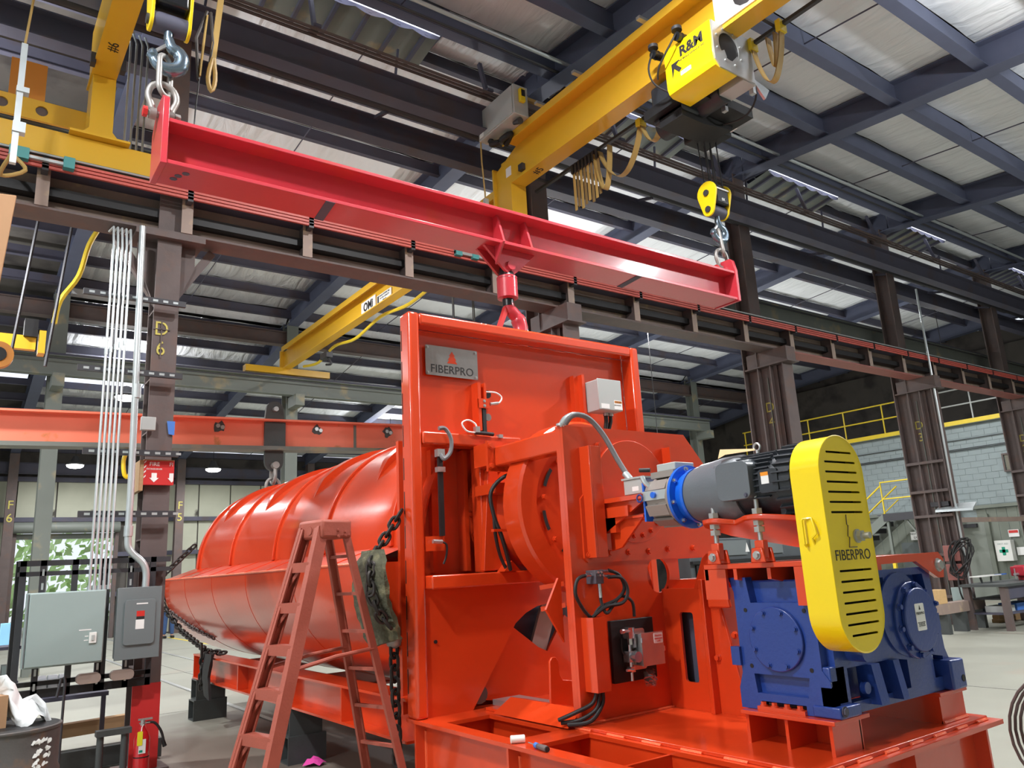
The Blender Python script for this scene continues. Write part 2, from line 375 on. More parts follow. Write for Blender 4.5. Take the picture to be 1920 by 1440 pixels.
for bi in range(len(xs)-1):
    x0, x1 = xs[bi]+.02, xs[bi+1]-.02
    for lines in (PN, PF, PL):
        for a, b_ in zip(lines, lines[1:]):
            k += 1; y0, y1 = min(a, b_), max(a, b_)
            if y1 < -2 or (bi == 0 and y0 > 10): continue
            put_pad(x0, x1, y0, y1, k*7+bi, foil=(y0 > 9 and bi == 1 and False) or (y0 > 13 and bi <= 1))
    k += 1
    if bi-1 in VENT:
        v0, v1 = VENT[bi-1]; put_pad(x0, v0, 8.33, 9.3, k); put_pad(v1, x1, 8.33, 9.3, k+1)
    else: put_pad(x0, x1, 8.33, 9.3, k)
    if bi: put_pad(x0, x1, 20.27, 20.75, k+3)
# sag rods crossing the purlins at mid bay
for a, b_ in zip(XR, XR[1:]):
    x = (a+b_)/2
    for y0, y1 in ((-4, 8.3), (9.3, 20.3), (20.8, 32.5)):
        part('sag_rod', B().cyl((x, y0, zb(y0)+.26), (x, y1, zb(y1)+.26), .012, n=6), 'steel_dark', ce)
# ridge vents letting in daylight
for v0, v1 in VENT.values():
    z = zb(RIDGE)
    part('vent_sheet', B().add([(v0, 8.62, z+.2), (v1, 8.62, z+.2), (v1, 9.28, z+.1), (v0, 9.28, z+.1)], [(0, 1, 2, 3)]), 'primer_grey', ce)
    part('vent_curb', B().box(v0-.03, v0, 8.33, 9.3, z+.2, z+.6), 'steel_dark', ce); part('vent_curb', B().box(v1, v1+.03, 8.33, 9.3, z+.2, z+.6), 'steel_dark', ce)
    n = 6
    for i in range(n):
        x = v0+(v1-v0)*(i+.5)/n
        part('vent_rib', B().bar((x, 8.6, z+.17), (x, 9.28, z+.07), .05, .06), 'steel_dark', ce)
        part('vent_scallop', B().add([(v0+(v1-v0)*(i+t/6)/n, 8.6, z+.22-(.07+.05*math.sin(PI*t/6))*(1 if s else 0)) for s in (0, 1) for t in range(7)], [(t, t+1, t+8, t+7) for t in range(6)]), 'steel_dark', ce)
    m = 4
    for i in range(m):
        a = v0+.06+(v1-v0-.12)*i/m; c = v0+.06+(v1-v0-.12)*(i+.9)/m
        part('daylight_strip', B().box(a, c, 8.46, 8.53, z+.15, z+.17), 'daylight', ce)
    part('vent_hood', B().box(v0, v1, 8.42, 8.62, z+.2, z+.21), 'skylight', ce)
# translucent roof panels beyond the column line
for x0, x1, y0, y1 in ((1.9, 5.2, 24.9, 25.9), (-3, 1.5, 24.9, 25.9)):
    b = B(); zm = (zb(y0)+zb(y1))/2+.36; d = (zb(y1)-zb(y0))/2
    b.add([(x0, y0, zm-d), (x1, y0, zm-d), (x1, y1, zm+d), (x0, y1, zm+d)], [(0, 1, 2, 3)]); part('roof_light', b, 'skylight', ce)
# conduit under the first purlin
part('roof_conduit', B().tube([(-4, 7.95, zb(7.95)+.12), (29, 7.95, zb(7.95)+.12)], .03), 'galv', ce)
part('roof_conduit', B().tube([(-4, 8.15, zb(8.15)+.08), (29, 8.15, zb(8.15)+.08)], .022), 'strut', ce)

# far wall with panels, girts and the open roll-up door
wb = thing('wall_back', None, None, (0, 33.1, 0), kind='structure')
WZ = zb(33)+.4
part('sheathing', B().prism([(-8, 0), (1.95, 0), (1.95, 3.85), (5.25, 3.85), (5.25, 0), (31, 0), (31, WZ), (-8, WZ)], 'y', 33.1, 33.2), 'wall_dark', wb)
pm = {}
GZ = [0.0, 1.55, 3.0, 4.3, 5.75]
for i in range(-2, 21):
    x = i*1.25-.55
    for j in range(4):
        if j < 3 and x+1.2 > 1.9 and x < 5.3: continue
        h = GZ[j+1]-GZ[j]-.08
        if (j, 0) not in pm: pm[(j, 0)] = B().box(0, 1.2, -.04, .04, 0, h).mesh('wall_panel', 'wall_pale')
        inst('wall_panel', pm[(j, 0)], (x, 33.06, GZ[j]+.04), wb)
for z in GZ[1:]:
    if z < 3.6:
        part('girt', B().box(-6, 1.9, 32.85, 33.02, z-.08, z+.08), 'steel_dark', wb); part('girt', B().box(5.3, 30, 32.85, 33.02, z-.08, z+.08), 'steel_dark', wb)
    else: part('girt', B().box(-6, 30, 32.85, 33.02, z-.08, z+.08), 'steel_dark', wb)
part('eave_beam', B().ibeam((-6, 32.6, 5.9), (30, 32.6, 5.9), .4, .2), 'steel_dark', wb)
dr = thing('door_1', None, None, (3.6, 33, 0), kind='structure')
part('jamb', B().box(1.9, 2.02, 32.85, 33.15, 0, 3.85), 'steel_brown', dr); part('jamb', B().box(5.18, 5.3, 32.85, 33.15, 0, 3.85), 'steel_brown', dr)
part('roll_drum', B().cyl((1.9, 32.75, 4.0), (5.3, 32.75, 4.0), .2), 'primer_grey', dr)
part('bottom_bar', B().box(2.02, 5.18, 32.95, 33.05, 3.6, 3.8), 'primer_grey', dr)
# hedge outside the door
rnd = random.Random(3); hb = B()
for i in range(900):
    p = V((rnd.uniform(0, 12), rnd.uniform(44, 47), rnd.uniform(.3, 4.6))); n = V((rnd.uniform(-1, 1), rnd.uniform(-1, 1), rnd.uniform(-.3, 1))).normalized()
    a = n.orthogonal().normalized()*.28; c = n.cross(a).normalized()*.16; hb.add([p-a, p+c, p+a, p-c], [(0, 1, 2, 3)])
solo('hedge', hb, 'garden', 'sunlit green hedge seen outside through the open roll-up door', 'hedge', kind='stuff')

# walls behind and beside the camera (outside the picture)
solo('wall_front', B().box(-8.2, 31, -8.2, -8, 0, 8.6), 'wall_pale', None, None, kind='structure')
wl = thing('wall_left', None, None, (-8.1, 12, 0), kind='structure')
part('sheathing', B().prism([(-8, 0), (-2, 0), (-2, 5.2), (9, 5.2), (9, 0), (15, 0), (15, 4.6), (22, 4.6), (22, 0), (33.2, 0), (33.2, 7.2), (-8, 8.2)], 'x', -8.2, -8.1), 'wall_pale', wl)
# right end: dark end wall, office block of painted masonry with siding below
solo('wall_right', B().box(30.6, 30.8, -8, 33.2, 0, 9.4), 'wall_dark', None, None, kind='structure')
ob = thing('wall_office', None, None, (27.2, 13, 0), kind='structure')
part('core', B().box(27.012, 27.3, 8.2, 21, 0, 5.52), 'cmu', ob)
part('end_wall', B().box(27.03, 30.5, 8.1, 8.25, 0, 5.52), 'cmu', ob)
bm_ = B().box(-.0, .03, .005, .395, .005, .195).mesh('block', 'cmu'); nb = 0
for r in range(13):
    z = 2.9+r*.2
    for c_ in range(22):
        y = 9.0+(c_+(.5 if r % 2 else 0))*.4
        if nb >= 290 or (12.55 < y+.2 < 13.45 and z < 4.9) or (10.2 < y+.2 < 10.8 and 3.85 < z+.1 < 4.4): continue
        inst('block', bm_, (27.0, y, z), ob); nb += 1
part('ledge', B().box(26.9, 27.1, 8.2, 17.6, 2.78, 2.88), 'siding', ob)
bs_ = B().box(0, .03, .005, .295, 0, 2.76).mesh('siding_board', 'siding')
for i in range(28):
    y = 8.3+i*.3
    if 11.75 < y < 13.2 : continue
    inst('siding_board', bs_, (27.0, y, 0), ob)
part('roof_edge', B().box(26.85, 30.6, 8.1, 21, 5.52, 5.6), 'siding', ob)
part('back_wall_panel', B().box(30.2, 30.5, 8.2, 24, 5.66, 8.6), 'wall_dark', ob)
for z, y0, y1 in ((5.05, 8.3, 16.5), (4.75, 8.3, 16.5), (4.7, 8.3, 16.5)):
    part('wall_cable', B().cyl((26.96, y0, z), (26.96, y1, z), .012, n=6), 'rubber', ob)
d2 = thing('door_2', None, None, (26.97, 12.45, 0), kind='structure')      # big grey sliding door below
part('door_leaf', B().box(26.94, 27.0, 11.7, 13.2, 0, 2.5), 'door_grey', d2); part('door_frame', B().box(26.9, 27, 11.55, 11.68, 0, 2.6), 'siding', d2)
part('door_closer', B().box(26.82, 26.94, 11.9, 12.3, 2.2, 2.32), 'strut', d2)
d3 = thing('door_3', None, None, (26.97, 13, 2.9), kind='structure')       # upper door at the stair head
part('door_frame', B().prism([(12.55, 2.9), (13.4, 2.9), (13.4, 4.95), (12.55, 4.95)], 'x', 26.9, 27.02, [[(12.63, 2.92), (13.32, 2.92), (13.32, 4.87), (12.63, 4.87)]]), 'siding', d3)
part('door_leaf', B().box(26.97, 27, 12.63, 13.32, 2.9, 4.87), 'door_grey', d3); part('door_glass', B().box(26.95, 26.97, 12.75, 13.2, 3.7, 4.7), 'glass', d3)
w1 = thing('window_1', None, None, (26.95, 10.5, 3.88), kind='structure')
part('window_frame', B().prism([(10.2, 3.84), (10.8, 3.84), (10.8, 4.42), (10.2, 4.42)], 'x', 26.9, 27.02, [[(10.25, 3.89), (10.75, 3.89), (10.75, 4.37), (10.25, 4.37)]]), 'steel_brown', w1)
part('lit_room', B().box(27.0, 27.02, 10.25, 10.75, 3.89, 4.37), 'lit_room', w1)
part('window_pane', B().box(26.93, 26.94, 10.25, 10.75, 3.89, 4.37), 'glass', w1)
part('mullion', B().box(26.92, 26.95, 10.48, 10.5, 3.89, 4.37), 'steel_brown', w1)
# mezzanine guard rail
gr = thing('guard_rail', 'long yellow guard rail along the top of the grey block wall', 'railing', (26.9, 13, 5.66))
for z in (6.72, 6.2):
    part('rail', B().cyl((26.9, 12.6, z), (26.9, 20.5, z), .026, n=8), 'safety_yellow', gr); part('rail', B().cyl((26.9, 8.2, z), (26.9, 12.6, z), .026, n=8), 'box_grey', gr)
part('toe_board', B().box(26.83, 26.85, 8.2, 20.5, 5.54, 5.68), 'safety_yellow', gr)
for i in range(9):
    y = 8.4+i*1.5; part('post', B().cyl((26.9, y, 5.6), (26.9, y, 6.72), .026, n=8), 'safety_yellow' if y > 12.5 else 'box_grey', gr)
g2 = thing('guard_rail', 'small tan guard rail with braces on the far platform beside column D4', 'railing', (24, 19.5, 4.5))
for z in (4.55, 5.0, 5.5): part('rail', B().cyl((22.5, 21.5, z), (30, 21.5, z), .04, n=8), 'safety_yellow', g2)
for i in range(6): part('post', B().cyl((22.5+i*1.5, 21.5, 4.0), (22.5+i*1.5, 21.5, 5.5), .04, n=8), 'safety_yellow', g2)
for i in range(5): part('brace', B().cyl((22.5+i*1.5, 21.5, 4.0), (24+i*1.5, 21.5, 4.6), .04, n=6), 'safety_yellow', g2)
part('deck', B().box(22.4, 30.5, 21.4, 24, 3.9, 4.05), 'steel_brown', g2)
# ============================================================ STEEL FRAME
def col_i(b, x, y, z0, z1, d=.34, w=.3, t=.022):     # flanges face +-Y
    b.box(x-w/2, x+w/2, y-d/2, y-d/2+t, z0, z1).box(x-w/2, x+w/2, y+d/2-t, y+d/2, z0, z1).box(x-.008, x+.008, y-d/2+t, y+d/2-t, z0, z1); return b
def col_h(b, x, y, z0, z1, d=.34, w=.3, t=.022):     # flanges face +-X
    b.box(x-d/2, x-d/2+t, y-w/2, y+w/2, z0, z1).box(x+d/2-t, x+d/2, y-w/2, y+w/2, z0, z1).box(x-d/2+t, x+d/2-t, y-.008, y+.008, z0, z1); return b
NM = {1.72: ('D', '6'), 7.3: ('D', '5'), 12.6: ('D', '4'), 18.15: ('D', '3'), 23.7: ('D', '2')}
LB = {1.72: 'dark brown steel column stencilled D6, beside the electrical panels', 7.3: 'dark steel column behind the orange machine, under the red spreader beam', 12.6: 'dark steel column stencilled D4, behind the grey motor',
      18.15: 'dark steel column stencilled D3, in front of the grey block wall', 23.7: 'dark steel column at the right edge of the picture, beside the office window'}
for x in XR[:5]:
    t = thing('steel_column', LB[x], 'column', (x, 8.8, 0), group='columns of the crane row')
    if x < 2:
        part('shaft', col_i(B(), x, 8.78, 0, 9.35, .3, .25), 'steel_brown', t)
        part('base_plate', B().box(x-.22, x+.22, 8.55, 9.0, 0, .03), 'steel_brown', t)
        part('painted_foot', B().box(x-.128, x+.128, 8.62, 8.628, .03, .8), 'sign_red', t, label='red painted band at the foot')
        for z in (.95, 2.18, 3.28, 3.85, 4.62): part('web_stiffener', B().box(x-.12, x+.12, 8.65, 8.91, z-.008, z+.008), 'steel_brown', t)
        part('bracket', B().prism([(x-.02, 4.5), (x-.3, 5.2), (x-.3, 5.46), (x+.3, 5.46), (x+.3, 5.2), (x+.02, 4.5)], 'y', 8.76, 8.8), 'steel_brown', t)
        part('bracket_seat', B().box(x-.36, x+.36, 8.55, 8.98, 5.44, 5.5), 'steel_brown', t)
        part('knee_brace', B().bar((x-.5, 8.85, 5.46), (x-.05, 8.85, 4.75), .09, .09), 'steel_brown', t)
        part('knee_brace', B().bar((x+.5, 8.85, 5.46), (x+.05, 8.85, 4.75), .09, .09), 'steel_brown', t)
        a, c = NM[x]
        part('stencil', B().text(a, .2, front(x-.04, 8.622, 4.4), yscale=1.1).text(c, .2, front(x-.04, 8.622, 4.18), yscale=1.1), 'stencil_yellow', t, label='yellow stencil D6')
        part('stencil_gap', B().box(x-.046, x-.034, 8.614, 8.6205, 4.08, 4.5).box(x-.12, x+.05, 8.614, 8.6205, 4.395, 4.403), 'steel_brown', t)
    else:
        part('shaft', col_i(B(), x, 9.12, 0, 9.35, .34, .32), 'steel_brown', t)
        part('crane_shaft', col_i(B(), x, 8.55, 0, 5.22, .3, .3), 'steel_brown', t); part('web', B().box(x-.06, x-.05, 8.6, 9.05, 0, 5.22), 'steel_brown', t); part('web_rod', B().cyl((x-.075, 8.82, .2), (x-.075, 8.82, 5), .012, n=6), 'primer_grey', t)
        for z in (.6, 1.5, 2.35, 2.9, 3.55): part('batten', B().box(x-.17, x-.05, 8.42, 9.26, z-.03, z+.03), 'steel_brown', t)
        part('haunch', B().box(x-.14, x+.14, 8.3, 9.2, 5.22, 5.5), 'steel_brown', t); part('haunch_plate', B().box(x-.18, x+.18, 8.26, 9.24, 5.2, 5.225), 'steel_brown', t)
        part('far_bracket', B().prism([(9.28, 6.05), (9.95, 6.3), (9.95, 6.5), (9.28, 6.5)], 'x', x-.12, x+.12), 'primer_grey', t)
        if x > 10:
            a, c = NM[x]
            part('stencil', B().text(a, .27, leftf(x-.0625, 8.86, 4.42)).text(c, .27, leftf(x-.0625, 8.86, 4.14)), 'stencil_yellow', t, label='faded yellow stencil %s%s' % (a, c))
        if abs(x-18.15) < .1: part('conduit', B().tube([(x-.1, 8.36, .5), (x-.1, 8.36, 7.6)], .025), 'galv', t)
# row E and row F
for x in XR[:5]:
    t = thing('steel_column', {1.72: 'grey-green steel column far left behind the conduits', 7.3: 'grey-green steel column behind the far orange lifting beam', 12.6: 'grey steel column of the second row hidden mostly by the orange frame',
              18.15: 'second-row steel column between the orange frame and column D4', 23.7: 'short grey steel column under the end of the far runway'}[x], 'column', (x, 20.3, 0), group='columns of the second row')
    part('shaft', col_i(B(), x, 20.3, 0, zb(20.3)+.1, .36, .32), 'primer_grey', t); part('bracket', B().box(x-.12, x+.12, 19.5, 20.2, 6.2, 6.5), 'primer_grey', t)
    t = thing('steel_column', {1.72: 'thin brown steel column stencilled F6 by the open roll-up door', 7.3: 'thin brown steel column stencilled F5 in front of the far pale wall', 12.6: 'far wall column right of column F5', 18.15: 'far wall column behind column D4', 23.7: 'far wall column in the right corner'}[x], 'column', (x, 32.4, 0), group='columns of the far wall')
    part('shaft', col_i(B(), x, 32.4, 0, zb(32.4), .3, .3), 'steel_brown', t)
    if x < 8: part('stencil', B().text('F', .42, front(x, 32.24, 4.75)).text({1.72: '6', 7.3: '5'}[x], .42, front(x, 32.24, 4.3)), 'stencil_yellow', t)

# ---- crane runway of row D
rw = thing('crane_runway', 'dark riveted crane runway beam with red conductor bars crossing the whole picture', 'beam', (10, 8.72, 5.5))
part('bottom_flange', B().box(-1.5, 12.6, 8.55, 8.9, 5.5, 5.525), 'steel_brown', rw); part('bottom_flange', B().box(12.6, 30, 8.55, 8.9, 5.5, 5.525), 'runway_red', rw)
part('web', B().box(-1.5, 30, 8.8, 8.815, 5.525, 5.97), 'runway_steel', rw)
part('top_flange', B().box(-1.5, 30, 8.5, 8.95, 5.97, 5.99), 'steel_dark', rw)
part('mid_strip', B().box(-1.5, 30, 8.66, 8.8, 5.70, 5.715).box(-1.5, 30, 8.655, 8.667, 5.70, 5.80), 'black', rw)  # black strip along the middle of the web
sm = B().box(-.012, .012, -.19, .07, 0, .445).mesh('stiffener', 'steel_brown'); sf = B().box(-.06, .06, -.2, -.19, 0, .445).mesh('stiffener_face', 'runway_steel')
for i in range(21):
    x = .47+1.4*i
    inst('stiffener', sm, (x, 8.74, 5.525), rw); inst('stiffener_face', sf, (x, 8.74, 5.525), rw)
    part('bar_hanger', B().box(x-.03, x+.03, 8.42, 8.55, 5.86, 6.0), 'strut', rw)
part('crane_rail', B().box(-1.5, 30, 8.69, 8.76, 5.99, 6.09), 'steel_dark', rw)
for k, z in enumerate((5.9, 5.94, 5.98)):
    part('conductor_bar', B().box(-1.5, 30, 8.42, 8.45, z-.014, z+.014), 'conductor_red', rw)
part('cable_pipe', B().cyl((-1.5, 8.47, 6.05), (30, 8.47, 6.05), .02, n=8), 'strut', rw)
part('cable_pipe', B().cyl((-1.5, 8.42, 6.03), (30, 8.42, 6.03), .012, n=8), 'galv', rw)
part('cable_pipe', B().cyl((1.9, 8.6, 6.13), (6.0, 8.6, 6.13), .045, n=10), 'rubber', rw)
# ---- upper beams under the ridge
ub = thing('upper_runway', 'dark upper beam with three brown conductor bars just below the ridge', 'beam', (10, 8.55, 8.05))
part('beam', B().ibeam((-3, 8.5, 8.02), (30, 8.5, 8.02), .38, .22), 'steel_dark', ub)
for k in range(3): part('conductor_bar', B().box(-3, 30, 8.36-.0+.07*k, 8.39+.07*k, 8.62, 8.65), 'steel_brown', ub)
for i in range(12): part('hanger', B().bar((.6+2.7*i, 8.44, 8.66), (.6+2.7*i, 8.6, 9.27), .05, .06).box(.55+2.7*i, .65+2.7*i, 8.33, 8.56, 8.65, 8.69), 'steel_dark', ub)
ub2 = thing('eave_strut', 'second dark beam running parallel behind the upper runway beam', 'beam', (10, 9.4, 7.95))
part('beam', B().ibeam((-3, 9.45, 7.98), (30, 9.45, 7.98), .36, .22), 'steel_dark', ub2)
part('pipe', B().cyl((-3, 8.98, 8.28), (30, 8.98, 8.28), .075, n=12), 'strut', ub2)
for i in range(12): part('pipe_hanger', B().bar((1.9+2.7*i, 8.98, 8.2), (1.9+2.7*i, 9.35, 8.3), .05, .05).bar((2.0+2.7*i, 8.98, 8.35), (2.1+2.7*i, 8.98, 9.3), .03, .03), 'steel_dark', ub2)
# ---- runways of the middle bay
for y, nm, lb in ((9.62, 'middle', 'grey-green crane runway on brackets behind the main column row'), (19.8, 'far', 'grey-green crane runway on the second column row, carrying the far yellow crane')):
    t = thing('crane_runway', lb, 'beam', (10, y, 6.5)); x1 = 30 if y < 12 else 24
    part('beam', B().ibeam((-2, y, 6.5), (x1, y, 6.5), .46, .22), 'primer_grey', t); part('crane_rail', B().box(-2, x1, y-.035, y+.035, 6.96, 7.03), 'steel_dark', t)
    part('conductor_bar', B().box(-2, x1, y-.2, y-.17, 6.85, 6.87), 'strut', t)
part('tie_beam', B().ibeam((-4, 20.3, 8.02), (30, 20.3, 8.02), .38, .24), 'steel_brown', thing('tie_beam', 'brown steel beam tying the tops of the second column row', 'beam', (10, 20.3, 8)))
part('tie_beam', B().ibeam((-4, 20.45, 5.3), (16, 20.45, 5.3), .3, .2), 'steel_brown', thing('tie_beam', 'lower brown steel beam of the second column row behind the orange lifting beam', 'beam', (10, 20.4, 5.3)))

# ---- lamps
def lamp(x, y, z, lab, power, r=.2, up=0.):
    """high bay fitting with a glowing prismatic bowl; up = share of extra light added upward to brighten the roof"""
    t = thing('high_bay_lamp', lab, 'lamp', (x, y, z), group='high bay lamps')
    part('housing', B().lathe((x, y, z), (0, 0, 1), [(0, r), (.05, r+.02), (.1, r*.6), (.22, r*.4), (.3, r*.3)], 20), 'strut', t)
    part('lens', B().lathe((x, y, z), (0, 0, -1), [(0, r*.95), (.05, r*.9), (.09, r*.65), (.11, r*.2)], 20), 'lamp_glow', t)
    part('cord', B().cyl((x, y, z+.3), (x, y, zb(y)+.2), .01, n=6), 'rubber', t)
    for d, e in ((-.13, power), (.33, power*up)):  # the upward disk is added to brighten the roof
        if not e: continue
        l = bpy.data.lights.new('lamp_light', 'AREA'); l.shape = 'DISK'; l.size = r*2; l.energy = e; l.color = (.985, .99, 1)
        o = bpy.data.objects.new('lamp_light', l); COL.objects.link(o); o.parent = t; o.location = (0, 0, d)
        if d > 0: o.rotation_euler = (PI, 0, 0)
NEARL = {(-6.6, 2.5, 7.2): 'far left', (-1.1, 3.3, 7.4): 'left', (4.4, 4.0, 8.15): 'over the machine', (10.2, 1.6, 7.2): 'right of the hoist', (15.4, 1.2, 7.2): 'right', (21, .5, 7.2): 'far right'}
for (x, y, z), lab in NEARL.items(): lamp(x, y, z, 'near-bay high bay lamp outside the picture, %s' % lab, LAMP_W, up=UPL if z < 8 else 0)
for x, lab in ((4.4, 'left of the crane hook'), (9.9, 'behind the swivel hook'), (15.4, 'behind the right end of the runway'), (21, 'behind column D3')): lamp(x, 14.6, 8.2, 'added fill lamp in the middle bay, unseen behind the crane runway, '+lab, LAMP_W*.7)  # unseen lamps added to brighten the middle bay and its roof
lamp(-1.4, 10.6, 7.0, 'middle-bay high bay lamp left of the picture, near the runway', LAMP_W*1.1, up=UPL*1.2)  # unseen; bright far beam implies a lamp here, uplight added for the roof
lamp(-2.2, 18, 7.0, 'added fill lamp left of the picture in the middle bay, farther back', LAMP_W, up=UPL*1.6)  # added out of view to brighten the far-left roof
lamp(10.5, 13, 5.6, 'added low fill lamp in the middle bay, hidden behind the orange frame', LAMP_W*.5, up=UPL*1.1)  # hidden lamp added to throw light up at the roof
lamp(15.5, 14.6, 4.2, 'added low fill lamp in the middle bay, hidden behind the support plate and motor', LAMP_W*.5, up=UPL*1.3)  # another hidden lamp, added as roof fill
lamp(3.75, 23.5, 6.95, 'glaring high bay lamp shining between the conduits and column D6', LAMP_W*.8, .3, up=UPL*.8)
lamp(3.35, 30, 5.9, 'small bright lamp far left under the orange lifting beam', LAMP_W*.4, .28)
lamp(7.9, 30, 5.9, 'small bright lamp far behind, right of column F5', LAMP_W*.4, .28)
lamp(21.0, 15.2, 5.1, 'small bright lamp beside the motor, over the grey end of the far runway', LAMP_W*.4, up=UPL)
for x in (13.5, 19.5): lamp(x, 26.5, 6.0, 'added back-bay fill lamp hidden behind the orange machine, at %s' % ('its left' if x < 14 else 'its right'), LAMP_W*.5, up=UPL)  # unseen lamps added to light the back-bay roof
lamp(24.5, 10.9, 6.9, 'lamp above the stairs lighting the grey block wall, behind column D2', LAMP_W*.2, up=UPL*.5)
# ============================================================ SPREADER BEAM AND RIGGING
sp = thing('spreader_beam', 'long red I-shaped spreader beam hanging above the orange machine', 'lifting beam', (4.24, 5.67, 4.66))
YF, YB = 5.5, 5.85
part('bottom_flange', B().box(1.04, 7.44, YF, YB, 4.68, 4.712), 'red', sp, bevel=.004)
part('top_flange', B().box(1.04, 7.44, YF, YB, 5.015, 5.047), 'red', sp, bevel=.004)
part('web', B().box(1.04, 7.44, 5.665, 5.685, 4.712, 5.015), 'red', sp)
for x in (1.0, 7.44):
    part('end_plate', B().prism([(YF-.01, 4.67), (YB+.01, 4.67), (YB+.01, 5.06), (5.74, 5.2), (5.72, 5.235), (YF+.03, 5.235), (YF-.01, 5.2)] if x < 2 else
         [(YF-.01, 4.67), (YB+.01, 4.67), (YB+.01, 5.1), (5.84, 5.2), (5.8, 5.225), (5.56, 5.225), (5.52, 5.19), (YF-.01, 5.06)], 'x', x, x+.045), 'red', sp, bevel=.004)
for x in (4.03, 4.36):
    for y0, y1, yt in ((YF+.005, 5.665, YF+.1), (5.685, YB-.005, YB-.1)):
        part('stiffener', B().prism([(y0 if y0 < 5.6 else y1, 4.712), (5.675, 4.712), (5.675, 5.015), (yt, 5.015)] if y0 < 5.6 else [(5.675, 4.712), (y1, 4.712), (yt, 5.015), (5.675, 5.015)], 'x', x-.012, x+.012), 'red', sp)
part('weld_bead', B().tube([(1.05, YF+.17, 4.72), (7.43, YF+.17, 4.72)], .01, 6), 'red', sp)
for x in (2.3, 5.8):
    part('strap', B().prism([(x-.045, YF-.004), (x+.035, YF-.004), (x+.075, YB+.004), (x-.005, YB+.004)], 'z', 4.676, 4.6795), 'steel_dark', sp, label='dark tape band across the underside')
for x, y in ((1.16, 5.66), (1.2, 5.6), (1.14, 5.72)):
    part('paint_scuff', B().prism(circ(x, y, .028, 7), 'z', 4.6775, 4.6798), 'steel_dark', sp)
part('centre_lug', B().prism([(3.86, 4.68), (4.46, 4.68), (4.24, 4.47), (4.2, 4.44), (4.12, 4.44), (4.08, 4.47)], 'y', 5.6, 5.63), 'red', sp, bevel=.004)
part('centre_lug', B().prism([(3.86, 4.68), (4.46, 4.68), (4.24, 4.47), (4.2, 4.44), (4.12, 4.44), (4.08, 4.47)], 'y', 5.72, 5.75), 'red', sp, bevel=.004)
part('lug_gusset', B().prism([(5.45, 4.68), (5.6, 4.68), (5.6, 4.5)], 'x', 3.98, 4.0), 'red', sp)
part('lug_pin', B().cyl((4.16, 5.585, 4.52), (4.16, 5.77, 4.52), .03).cyl((4.16, 5.58, 4.52), (4.16, 5.6, 4.52), .045, n=20), 'red', sp)
hk = thing('swivel_hook', 'large red swivel hook under the middle of the red spreader beam', 'hook', (4.16, 5.67, 3.78))
part('swivel_barrel', B().lathe((4.16, 5.675, 4.2), (0, 0, 1), [(0, .07), (.01, .1), (.22, .1), (.24, .075), (.3, .06), (.33, .06)], 24), 'red', hk)
part('barrel_grease', B().lathe((4.16, 5.675, 4.4), (0, 0, 1), [(0, .101), (.05, .08), (.12, .065)], 24), 'black_gloss', hk)
part('shank', B().cyl((4.16, 5.675, 4.13), (4.16, 5.675, 4.21), .055), 'black_gloss', hk)
part('hook', B().tube([(4.16, 5.675, 4.16), (4.18, 5.675, 4.1), (4.26, 5.675, 4.02), (4.29, 5.675, 3.92), (4.25, 5.675, 3.82), (4.15, 5.675, 3.785), (4.06, 5.675, 3.82), (4.02, 5.675, 3.9)],
      [.055]*5+[.06]*5+[.072]*10+[.068]*9+[.05]*4+[.035]*2+[.022], 14, smooth=5), 'red', hk)
part('latch', B().prism([(4.11, 4.12), (4.14, 4.08), (4.05, 3.88), (4.02, 3.9)], 'y', 5.65, 5.7), 'sign_red', hk)

def shackle(x, y, z, lab, s=1.0):
    t = thing('shackle', lab, 'shackle', (x, y, z))
    part('bow', B().tube([(x-.06*s, y, z), (x-.075*s, y, z+.06*s), (x-.1*s, y, z+.14*s), (x-.075*s, y, z+.22*s), (x, y, z+.255*s), (x+.075*s, y, z+.22*s), (x+.1*s, y, z+.14*s), (x+.075*s, y, z+.06*s), (x+.06*s, y, z)], .024*s, 10, smooth=4), 'shackle', t)
    for d in (-1, 1): part('ear', B().cyl((x+d*.04*s, y, z-.01), (x+d*.085*s, y, z-.01), .045*s), 'shackle', t)
    part('pin', B().cyl((x-.1*s, y, z-.01), (x+.11*s, y, z-.01), .024*s), 'shackle', t)
    part('bolt_head', B().cyl((x-.13*s, y, z-.01), (x-.1*s, y, z-.01), .04*s, n=6), 'sign_red', t); part('nut', B().cyl((x+.09*s, y, z-.01), (x+.13*s, y, z-.01), .04*s, n=6), 'shackle', t)
shackle(1.022, 5.66, 5.15, 'galvanised bow shackle on the left end of the red spreader beam')
shackle(7.46, 5.68, 5.14, 'galvanised bow shackle on the right end of the red spreader beam')
for x, lb in ((1.03, 'grey oblong link between the left hook and shackle'), (7.46, 'grey oblong link between the right hook and shackle')):
    solo('master_link', B().tube(link_pts((x, 5.66, 5.48), (0, .12, 1), (.75, .65, 0), .36, .13), .021, 10, True), 'shackle', lb, 'link', (x, 5.66, 5.3))
